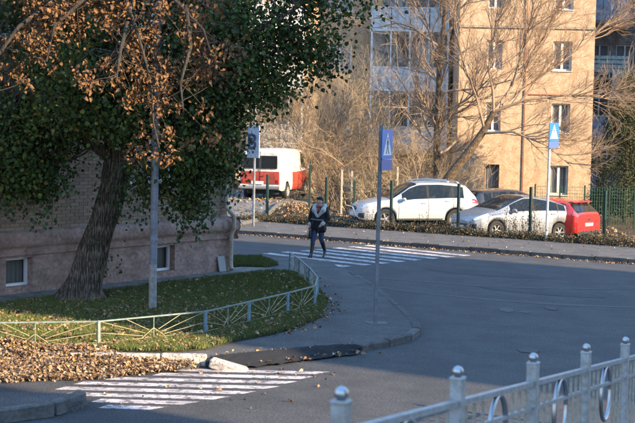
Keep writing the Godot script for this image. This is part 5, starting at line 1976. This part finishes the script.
	part(t, "door_gap", m, black)

# ---------------------------------------------------------------- person
func blob(caps: Array, cell: float, k: float) -> MB:
	var lo := Vector3.ONE * 1e9
	var hi := -lo
	for c in caps:
		for e in [[c[0], c[2]], [c[1], c[3]]]:
			lo = lo.min(e[0] - Vector3.ONE * e[1])
			hi = hi.max(e[0] + Vector3.ONE * e[1])
	var pad := cell * 3.0 + k * 0.5
	lo -= Vector3.ONE * pad
	hi += Vector3.ONE * pad
	var nx := int((hi.x - lo.x) / cell) + 2
	var ny := int((hi.y - lo.y) / cell) + 2
	var nz := int((hi.z - lo.z) / cell) + 2
	var F := PackedFloat32Array()
	F.resize(nx * ny * nz)
	F.fill(1.0)
	for c in caps:
		var a: Vector3 = c[0]
		var b: Vector3 = c[1]
		var ra: float = c[2]
		var rb: float = c[3]
		var ab := b - a
		var l2 := maxf(ab.length_squared(), 1e-9)
		var rm := maxf(ra, rb) + k + cell * 2.0
		var c0 := ((a.min(b) - Vector3.ONE * rm - lo) / cell).floor()
		var c1 := ((a.max(b) + Vector3.ONE * rm - lo) / cell).ceil()
		for z in range(maxi(0, int(c0.z)), mini(nz, int(c1.z) + 1)):
			for y in range(maxi(0, int(c0.y)), mini(ny, int(c1.y) + 1)):
				var o := (z * ny + y) * nx
				for x in range(maxi(0, int(c0.x)), mini(nx, int(c1.x) + 1)):
					var p := lo + Vector3(x, y, z) * cell
					var t := clampf((p - a).dot(ab) / l2, 0.0, 1.0)
					var d := p.distance_to(a + ab * t) - lerpf(ra, rb, t)
					var f := F[o + x]
					var h := clampf(0.5 + 0.5 * (f - d) / k, 0.0, 1.0)
					F[o + x] = lerpf(f, d, h) - k * h * (1.0 - h)
	var m := MB.new()
	var id := PackedInt32Array()
	id.resize(nx * ny * nz)
	id.fill(-1)
	var sx := 1
	var sy := nx
	var sz := nx * ny
	for z in range(1, nz - 2):
		for y in range(1, ny - 2):
			for x in range(1, nx - 2):
				var i := z * sz + y * sy + x
				var s := 0
				for q in [0, sx, sy, sz, sx + sy, sx + sz, sy + sz, sx + sy + sz]:
					if F[i + q] < 0.0: s += 1
				if s == 0 or s == 8: continue
				var acc := Vector3.ZERO
				var cnt := 0
				for e in [[0, sx, Vector3(0, 0, 0), Vector3(1, 0, 0)], [sy, sx, Vector3(0, 1, 0), Vector3(1, 0, 0)], [sz, sx, Vector3(0, 0, 1), Vector3(1, 0, 0)], [sy + sz, sx, Vector3(0, 1, 1), Vector3(1, 0, 0)],
						[0, sy, Vector3(0, 0, 0), Vector3(0, 1, 0)], [sx, sy, Vector3(1, 0, 0), Vector3(0, 1, 0)], [sz, sy, Vector3(0, 0, 1), Vector3(0, 1, 0)], [sx + sz, sy, Vector3(1, 0, 1), Vector3(0, 1, 0)],
						[0, sz, Vector3(0, 0, 0), Vector3(0, 0, 1)], [sx, sz, Vector3(1, 0, 0), Vector3(0, 0, 1)], [sy, sz, Vector3(0, 1, 0), Vector3(0, 0, 1)], [sx + sy, sz, Vector3(1, 1, 0), Vector3(0, 0, 1)]]:
					var f0 := F[i + e[0]]
					var f1 := F[i + e[0] + e[1]]
					if (f0 < 0.0) != (f1 < 0.0):
						acc += e[2] + e[3] * (f0 / (f0 - f1))
						cnt += 1
				id[i] = m.v.size()
				m.v.append(lo + (Vector3(x, y, z) + acc / cnt) * cell)
				m.n.append(Vector3(F[i + sx] - F[i - sx] + F[i + sx + sy] - F[i - sx + sy], F[i + sy] - F[i - sy] + F[i + sx + sy] - F[i + sx - sy], F[i + sz] - F[i - sz] + F[i + sy + sz] - F[i + sy - sz]).normalized())
	for z in range(2, nz - 2):
		for y in range(2, ny - 2):
			for x in range(2, nx - 2):
				var i := z * sz + y * sy + x
				var f0 := F[i]
				for e in [[sx, sy, sz], [sy, sz, sx], [sz, sx, sy]]:
					if (f0 < 0.0) != (F[i + e[0]] < 0.0):
						var a := id[i]
						var b := id[i - e[1]]
						var c := id[i - e[1] - e[2]]
						var d := id[i - e[2]]
						if a >= 0 and b >= 0 and c >= 0 and d >= 0:
							m.ix.append_array(PackedInt32Array([a, b, c, a, c, d]))
	return m

func hand_caps(w: Vector3, dir: Vector3, across: Vector3, curl: Vector3) -> Array:
	var caps := []
	var palm := w + dir * 0.07
	caps.append([w + across * 0.012, palm + across * 0.022, 0.02, 0.017])
	caps.append([w - across * 0.012, palm - across * 0.022, 0.02, 0.017])
	var ln := [0.058, 0.068, 0.064, 0.05]
	for i in 4:
		var b := palm + across * (0.03 - 0.02 * i)
		var k1: Vector3 = b + (dir * 0.8 + curl * 0.55).normalized() * ln[i] * 0.5
		var k2: Vector3 = k1 + (dir * 0.3 + curl * 0.95).normalized() * ln[i] * 0.5
		caps.append([b, k1, 0.0095, 0.0088])
		caps.append([k1, k2, 0.0088, 0.0075])
	var tb := w + dir * 0.025 + across * 0.03
	var t1 := tb + (dir * 0.6 + across * 0.75 + curl * 0.3).normalized() * 0.04
	caps.append([tb, t1, 0.012, 0.01])
	caps.append([t1, t1 + (dir + curl * 0.6).normalized() * 0.028, 0.01, 0.0085])
	return caps

func build_woman() -> void:
	var t := thing("person", "walking person in dark coat with big white collar carrying a black handbag on the crossing", "person", Vector3(0.04, 0.005, -40.6), -0.35)
	var V := func(x, y, z) -> Vector3: return Vector3(x, y, z)
	var hd := Vector3(0.04, 1.575, 0.03)
	# body: head, neck, torso core, arms and legs as one surface
	var caps := [
		[hd + Vector3(0, 0.03, -0.012), hd + Vector3(0, 0.035, 0.0), 0.083, 0.083], [hd + Vector3(0, -0.03, 0.012), hd + Vector3(0, -0.075, 0.03), 0.064, 0.042],
		[hd + Vector3(0, -0.06, -0.02), V.call(0.02, 1.38, -0.01), 0.05, 0.06], [V.call(0, 1.33, 0), V.call(0, 0.95, 0), 0.12, 0.125],
		[V.call(-0.16, 1.37, 0), V.call(0.18, 1.37, 0), 0.06, 0.06],
		[V.call(-0.08, 0.9, 0.0), V.call(-0.1, 0.49, 0.17), 0.085, 0.058], [V.call(-0.1, 0.49, 0.17), V.call(-0.115, 0.1, 0.26), 0.056, 0.036],
		[V.call(0.08, 0.9, 0.0), V.call(0.09, 0.5, 0.0), 0.085, 0.058], [V.call(0.09, 0.5, 0.0), V.call(0.1, 0.17, -0.27), 0.056, 0.036],
		[V.call(-0.18, 1.36, 0), V.call(-0.25, 1.1, 0.0), 0.05, 0.042], [V.call(-0.25, 1.1, 0.0), V.call(-0.235, 0.9, 0.09), 0.04, 0.028],
		[V.call(0.2, 1.36, 0), V.call(0.275, 1.11, 0.0), 0.05, 0.042], [V.call(0.275, 1.11, 0.0), V.call(0.15, 0.95, 0.15), 0.04, 0.028]]
	var body := blob(caps, 0.014, 0.03)
	# finer grids for the face and the hands
	var face := [
		[hd + Vector3(0, 0.03, -0.012), hd + Vector3(0, 0.035, 0.0), 0.084, 0.084], [hd + Vector3(0, -0.03, 0.014), hd + Vector3(0, -0.075, 0.034), 0.064, 0.04],
		[hd + Vector3(0, 0.012, 0.088), hd + Vector3(0, -0.022, 0.1), 0.008, 0.013], [hd + Vector3(-0.04, -0.025, 0.06), hd + Vector3(-0.04, -0.02, 0.062), 0.026, 0.026], [hd + Vector3(0.04, -0.025, 0.06), hd + Vector3(0.04, -0.02, 0.062), 0.026, 0.026],
		[hd + Vector3(-0.035, 0.025, 0.07), hd + Vector3(0.035, 0.025, 0.07), 0.014, 0.014], [hd + Vector3(0, -0.085, 0.055), hd + Vector3(0, -0.09, 0.055), 0.024, 0.024],
		[hd + Vector3(-0.086, 0.012, 0.0), hd + Vector3(-0.086, -0.02, 0.004), 0.014, 0.01], [hd + Vector3(0.086, 0.012, 0.0), hd + Vector3(0.086, -0.02, 0.004), 0.014, 0.01]]
	var hands := hand_caps(Vector3(-0.236, 0.91, 0.085), Vector3(0, -0.98, 0.2).normalized(), Vector3(0.15, 0, 0.98).normalized(), Vector3(0.9, 0.0, 0.1))
	var hand2 := hand_caps(Vector3(0.15, 0.95, 0.15), Vector3(-0.55, -0.8, 0.2).normalized(), Vector3(-0.2, 0.3, 0.93).normalized(), Vector3(-0.7, -0.2, -0.5))
	var bm := MB.new()
	for q in [body, blob(face, 0.006, 0.022), blob(hands, 0.004, 0.008), blob(hand2, 0.004, 0.008)]:
		var k := bm.v.size()
		bm.v.append_array(q.v)
		bm.n.append_array(q.n)
		for i in q.ix: bm.ix.append(i + k)
	part(t, "body", bm, mat("skin", Color(0.56, 0.36, 0.27), 0.6))
	var m := MB.new()
	for s in [-1.0, 1.0]:
		m.ball(hd + Vector3(s * 0.033, 0.008, 0.079), Vector3(0.013, 0.007, 0.008), 10, 6)
		m.tube([hd + Vector3(s * 0.016, 0.03, 0.088), hd + Vector3(s * 0.034, 0.035, 0.086), hd + Vector3(s * 0.052, 0.028, 0.078)], [0.003], 5)
	part(t, "eyes", m, mat("eye_dark", Color(0.02, 0.015, 0.012), 0.4))
	m = MB.new()
	m.ball(hd + Vector3(0, -0.052, 0.086), Vector3(0.021, 0.007, 0.008), 10, 6)
	part(t, "mouth", m, mat("lips", Color(0.33, 0.08, 0.07), 0.5))
	# hair
	part(t, "hair", blob([
		[hd + Vector3(0, 0.06, -0.025), hd + Vector3(0, 0.055, -0.01), 0.094, 0.094], [hd + Vector3(-0.07, 0.05, 0.0), hd + Vector3(-0.085, -0.04, -0.02), 0.028, 0.02], [hd + Vector3(0.07, 0.05, 0.0), hd + Vector3(0.085, -0.04, -0.02), 0.028, 0.02],
		[hd + Vector3(0, 0.02, -0.05), hd + Vector3(0, -0.09, -0.06), 0.07, 0.045], [hd + Vector3(-0.05, 0.1, 0.035), hd + Vector3(0.045, 0.1, 0.04), 0.03, 0.03]], 0.009, 0.02), mat("dark_hair", Color(0.02, 0.014, 0.01), 0.6, "bark", 9.0))
	# coat
	var coat := mat("coat", Color(0.012, 0.012, 0.014), 0.8, "grain", 3.0)
	part(t, "coat", blob([
		[V.call(-0.09, 1.32, 0), V.call(-0.075, 1.08, 0.01), 0.12, 0.115], [V.call(0.11, 1.32, 0), V.call(0.085, 1.08, 0.01), 0.12, 0.115],
		[V.call(-0.075, 1.08, 0.01), V.call(-0.1, 0.82, 0.01), 0.115, 0.13], [V.call(0.085, 1.08, 0.01), V.call(0.105, 0.82, 0.01), 0.115, 0.13], [V.call(0, 1.2, 0.03), V.call(0, 0.83, 0.03), 0.13, 0.14],
		[V.call(-0.2, 0.98, 0.06), V.call(-0.12, 0.93, 0.13), 0.03, 0.02], [V.call(0.02, 1.1, 0.15), V.call(0.035, 0.74, 0.16), 0.022, 0.03], [V.call(-0.1, 1.0, 0.12), V.call(-0.14, 0.76, 0.1), 0.03, 0.05], [V.call(0.14, 1.0, 0.1), V.call(0.19, 0.76, 0.06), 0.03, 0.05],
		[V.call(-0.18, 1.37, 0), V.call(-0.255, 1.1, 0.0), 0.078, 0.066], [V.call(-0.255, 1.1, 0.0), V.call(-0.238, 0.94, 0.07), 0.064, 0.05],
		[V.call(0.2, 1.37, 0), V.call(0.28, 1.11, 0.0), 0.078, 0.066], [V.call(0.28, 1.11, 0.0), V.call(0.165, 0.97, 0.135), 0.064, 0.05]], 0.014, 0.03), coat)
	m = MB.new()
	var belt := []
	for i in 25:
		var a := TAU * i / 24.0
		belt.append(V.call(0.005 + cos(a) * 0.212, 1.07 - 0.01 * cos(a), 0.02 + sin(a) * 0.152))
	m.tube(belt, [0.018], 6, false)
	part(t, "belt", m, mat("belt_grey", Color(0.2, 0.2, 0.21), 0.6))
	var fur := mat("white_fur", Color(0.72, 0.70, 0.67), 0.95, "grain", 6.0)
	part(t, "collar", blob([
		[V.call(-0.12, 1.44, 0.0), V.call(-0.1, 1.34, 0.12), 0.06, 0.066], [V.call(-0.1, 1.34, 0.12), V.call(0.01, 1.16, 0.165), 0.062, 0.03],
		[V.call(0.18, 1.44, 0.0), V.call(0.17, 1.34, 0.12), 0.062, 0.07], [V.call(0.17, 1.34, 0.12), V.call(0.03, 1.16, 0.165), 0.066, 0.03],
		[V.call(-0.1, 1.46, -0.05), V.call(0.16, 1.46, -0.05), 0.06, 0.06]], 0.012, 0.03), fur)
	part(t, "cuff", blob([[V.call(-0.238, 0.95, 0.066), V.call(-0.236, 0.92, 0.08), 0.058, 0.056]], 0.01, 0.01), fur)
	part(t, "cuff", blob([[V.call(0.18, 0.985, 0.12), V.call(0.158, 0.96, 0.14), 0.06, 0.058]], 0.01, 0.01), fur)
	part(t, "scarf", blob([[V.call(-0.02, 1.42, 0.07), V.call(0.09, 1.42, 0.07), 0.035, 0.035], [V.call(0.02, 1.42, 0.08), V.call(0.025, 1.3, 0.13), 0.03, 0.025]], 0.01, 0.02), mat("red_scarf", Color(0.3, 0.05, 0.04), 0.9))
	var jeans := mat("jeans", Color(0.045, 0.075, 0.14), 0.85, "grain", 4.0)
	part(t, "jeans", blob([
		[V.call(0, 0.88, 0.01), V.call(0, 0.84, 0.01), 0.125, 0.12],
		[V.call(-0.08, 0.86, 0.01), V.call(-0.1, 0.5, 0.17), 0.1, 0.068], [V.call(-0.1, 0.5, 0.17), V.call(-0.105, 0.36, 0.2), 0.068, 0.062],
		[V.call(0.08, 0.86, 0.0), V.call(0.09, 0.51, 0.0), 0.1, 0.068], [V.call(0.09, 0.51, 0.0), V.call(0.094, 0.39, -0.1), 0.068, 0.06]], 0.013, 0.02), jeans)
	var boot := mat("boot_leather", Color(0.012, 0.011, 0.012), 0.4)
	part(t, "boot", blob([
		[V.call(-0.103, 0.41, 0.19), V.call(-0.115, 0.12, 0.255), 0.068, 0.046], [V.call(-0.115, 0.1, 0.26), V.call(-0.125, 0.055, 0.37), 0.045, 0.036], [V.call(-0.125, 0.05, 0.37), V.call(-0.13, 0.055, 0.43), 0.036, 0.026], [V.call(-0.115, 0.08, 0.235), V.call(-0.115, 0.022, 0.225), 0.03, 0.02]], 0.01, 0.015), boot)
	part(t, "boot", blob([
		[V.call(0.093, 0.43, -0.07), V.call(0.1, 0.2, -0.245), 0.068, 0.046], [V.call(0.1, 0.18, -0.265), V.call(0.105, 0.075, -0.2), 0.045, 0.036], [V.call(0.105, 0.06, -0.195), V.call(0.108, 0.028, -0.13), 0.036, 0.026], [V.call(0.1, 0.16, -0.3), V.call(0.1, 0.115, -0.33), 0.03, 0.02]], 0.01, 0.015), boot)
	# handbag held in the hand
	var bag := thing("handbag", "black handbag hanging from the hand of the walking person", "handbag")
	bag.transform = t.transform * Transform3D(Basis(Vector3.UP, 0.5), Vector3(-0.2, 0.525, 0.11))
	part(bag, "pouch", blob([[V.call(-0.03, 0.06, -0.1), V.call(-0.03, 0.06, 0.1), 0.055, 0.055], [V.call(-0.03, 0.2, -0.085), V.call(-0.03, 0.2, 0.085), 0.042, 0.042], [V.call(-0.03, 0.13, -0.1), V.call(-0.03, 0.13, 0.1), 0.052, 0.052]], 0.011, 0.04), mat("bag_leather", Color(0.01, 0.01, 0.011), 0.45))
	m = MB.new()
	for dx in [-0.045, -0.015]:
		var h := []
		for i in 11:
			var a := PI * i / 10.0
			h.append(Vector3(dx, 0.22 + 0.115 * sin(a), cos(a) * 0.075))
		m.tube(h, [0.008], 6)
	part(bag, "strap", m, mats["bag_leather"])

# ---------------------------------------------------------------- fallen leaves and grass
func lay_leaves(called: String, label: String, pts: Array, seed_: int, pal: Array, size := 1.0, lift := 0.05) -> void:
	var rng := RandomNumberGenerator.new()
	rng.seed = seed_
	var xf := []
	var cols := []
	for p in pts:
		var b := Basis(Vector3.UP, rng.randf() * TAU) * Basis(Vector3(rng.randfn(), 0, rng.randfn()).normalized(), rng.randfn() * 0.5)
		xf.append(Transform3D(b.scaled_local(Vector3.ONE * rng.randf_range(0.4, 1.35) * size), p + Vector3.UP * rng.randf() * lift))
		cols.append(pal[rng.randi() % pal.size()] * rng.randf_range(0.65, 1.3))
	var o := scatter(self, called, leaf_mesh(0.085, 0.07, 0.028), mats["dry_leaf"], xf, cols)
	o.set_meta("label", label)
	o.set_meta("category", "leaves")

func build_leaves_and_grass() -> void:
	var rng := RandomNumberGenerator.new()
	rng.seed = 99
	var warm := [Color(0.27, 0.165, 0.09), Color(0.22, 0.125, 0.068), Color(0.33, 0.22, 0.125), Color(0.15, 0.085, 0.05), Color(0.33, 0.19, 0.06), Color(0.36, 0.28, 0.18), Color(0.1, 0.062, 0.042), Color(0.2, 0.13, 0.08)]
	var lawn := V2(LAWN)
	var pave := V2(PAVE)
	var top := func(p: Vector2) -> float:
		if inside(p, lawn): return 0.15
		if inside(p, pave): return 0.12
		return 0.006
	# heap over the kerb
	var heap := V2([[-9.0, -23.7], [-4.5, -23.45], [-3.6, -23.3], [-3.2, -23.0], [-3.1, -22.5], [-1.9, -22.45], [-1.9, -22.3], [-2.6, -21.95], [-3.3, -21.4], [-4.6, -21.05], [-9.0, -20.6]])
	var nz := FastNoiseLite.new()
	nz.seed = 3
	nz.frequency = 0.9
	var pts := []
	while pts.size() < 25000:
		var p := Vector2(rng.randf_range(-9.0, -1.7), rng.randf_range(-24.7, -20.6))
		if p.x < -6.6 and rng.randf() < 0.7: continue
		var q := p + Vector2(rng.randfn(), rng.randfn()) * 0.07
		if not inside(q, heap): continue
		var edge := 0.0
		for a in 6:
			if inside(p + Vector2(cos(a * TAU / 6), sin(a * TAU / 6)) * 0.35, heap): edge += 1.0 / 6.0
		var hh: float = (0.02 + 0.13 * maxf(0.0, nz.get_noise_2d(p.x * 1.2, p.y * 1.2) + 0.45)) * edge
		pts.append(Vector3(p.x, maxf(top.call(p), 0.1 * smoothstep(-21.6, -22.5, p.y)) + rng.randf() * hh, p.y))
	lay_leaves("fallen_leaves", "heap of dry brown and orange leaves drifted over the kerb", pts, 1, warm, 0.72, 0.03)
	# thin litter on the lawn, pavement edges and road
	pts = []
	while pts.size() < 6000:
		var p := Vector2(rng.randf_range(-7.5, 0.2), rng.randf_range(-36.0, -23.0))
		if inside(p, lawn) and (rng.randf() < 0.35 or p.y > -28.0 + rng.randfn() * 1.5): pts.append(Vector3(p.x, 0.19, p.y))
	for i in 420:
		var k := rng.randi_range(6, 12)
		var a := Vector2(LAWN[k][0], LAWN[k][1]).lerp(Vector2(LAWN[k + 1][0], LAWN[k + 1][1]), rng.randf()) if k < 12 else Vector2(0, -30)
		var p := a + Vector2(rng.randfn(), rng.randfn()) * 0.16
		pts.append(Vector3(p.x, top.call(p) + 0.01, p.y))
	for i in 110:
		var f := rng.randf()
		var p := Vector2(lerpf(0.9, -1.4, f), lerpf(-24.2, -22.9, f)) + Vector2(rng.randfn(), rng.randfn()) * 0.16
		pts.append(Vector3(p.x, (0.125 if inside(p, pave) else 0.04) + 0.02, p.y))
	for i in 170:
		var p := Vector2(rng.randf_range(-3.4, 0.4), rng.randf_range(-22.6, -19.3))
		if rng.randf() < 0.8 and p.y > -22.0: continue
		pts.append(Vector3(p.x, 0.012, p.y))
	lay_leaves("leaf_litter", "thin scatter of dry leaves on lawn, pavement edge and road", pts, 2, warm, 0.78, 0.012)
	pts = []
	for i in 900:
		var p := uw(rng.randf_range(-34, -8), 38.72 - absf(rng.randfn()) * 0.16)
		pts.append(Vector3(p.x, 0.012, p.z))
	for i in 260:
		var p := uw(rng.randf_range(-34, -8), rng.randf_range(38.95, 42.6))
		pts.append(Vector3(p.x, 0.137, p.z))
	lay_leaves("gutter_leaves", "thin line of dry leaves in the gutter of the far kerb", pts, 3, warm, 0.7, 0.01)
	pts = []
	for i in 6500:
		var x := rng.randf_range(-5.0, 12.0)
		var z := rng.randf_range(-66.0, -43.5)
		if UZ * x - UX * z < 43.2: continue
		pts.append(Vector3(x, terrain(x, z) + 0.05, z))
	for i in 2600:
		var x := rng.randf_range(-1.3, 2.2)
		var z := rng.randf_range(-57.5, -50.8)
		if UZ * x - UX * z < 43.2: continue
		pts.append(Vector3(x, terrain(x, z) + 0.05, z))
	lay_leaves("yard_leaves", "orange and brown leaves covering the yard behind the wire fence", pts, 4, warm, 1.15, 0.06)
	# grass
	var tuft := MB.new()
	for i in 7:
		var a := TAU * i / 7.0 + rng.randf()
		var d := Vector3(cos(a), 0, sin(a))
		var s := Vector3(-d.z, 0, d.x) * 0.004
		var b := d * 0.012
		var mid := b + d * 0.012 + Vector3.UP * rng.randf_range(0.03, 0.045)
		var tip := b + d * rng.randf_range(0.03, 0.055) + Vector3.UP * rng.randf_range(0.05, 0.085)
		tuft.tri(b - s, b + s, mid + s * 0.8, d)
		tuft.tri(b - s, mid + s * 0.8, mid - s * 0.8, d)
		tuft.tri(mid - s * 0.8, mid + s * 0.8, tip, d)
	var xf := []
	var cols := []
	var cl := V2([[-2.3, -38.9], [-1.48, -39.0], [-0.98, -37.2], [-1.3, -36.5], [-2.1, -36.4]])
	var tries := 0
	while xf.size() < 42000 and tries < 200000:
		tries += 1
		var p := Vector2(rng.randf_range(-9.0, 0.3), rng.randf_range(-36.0, -22.6)) if xf.size() > 1800 else Vector2(rng.randf_range(-2.4, -0.9), rng.randf_range(-39.0, -36.3))
		if not inside(p, lawn) and not inside(p, cl): continue
		if inside(p, lawn) and nz.get_noise_2d(p.x * 0.9, p.y * 0.9) < -0.32 and rng.randf() < 0.75: continue
		if p.distance_to(Vector2(-4.79, -29.5)) < 0.6: continue
		var g := rng.randf_range(0.6, 1.35)
		xf.append(Transform3D(Basis(Vector3.UP, rng.randf() * TAU).scaled(Vector3(1.1, g, 1.1)), Vector3(p.x, 0.145, p.y)))
		cols.append(Color(0.07, 0.11, 0.02).lerp(Color(0.14, 0.14, 0.03), rng.randf() * rng.randf()) * rng.randf_range(0.7, 1.2))
	var o := scatter(self, "grass", tuft.mesh(), mat("grass_blade", Color(1, 1, 1), 0.7, "", 1.0, {"vc": true, "two": true, "back": Color(0.15, 0.2, 0.05)}), xf, cols)
	o.set_meta("label", "short green grass growing on the lawn under the tree")
	o.set_meta("category", "grass")
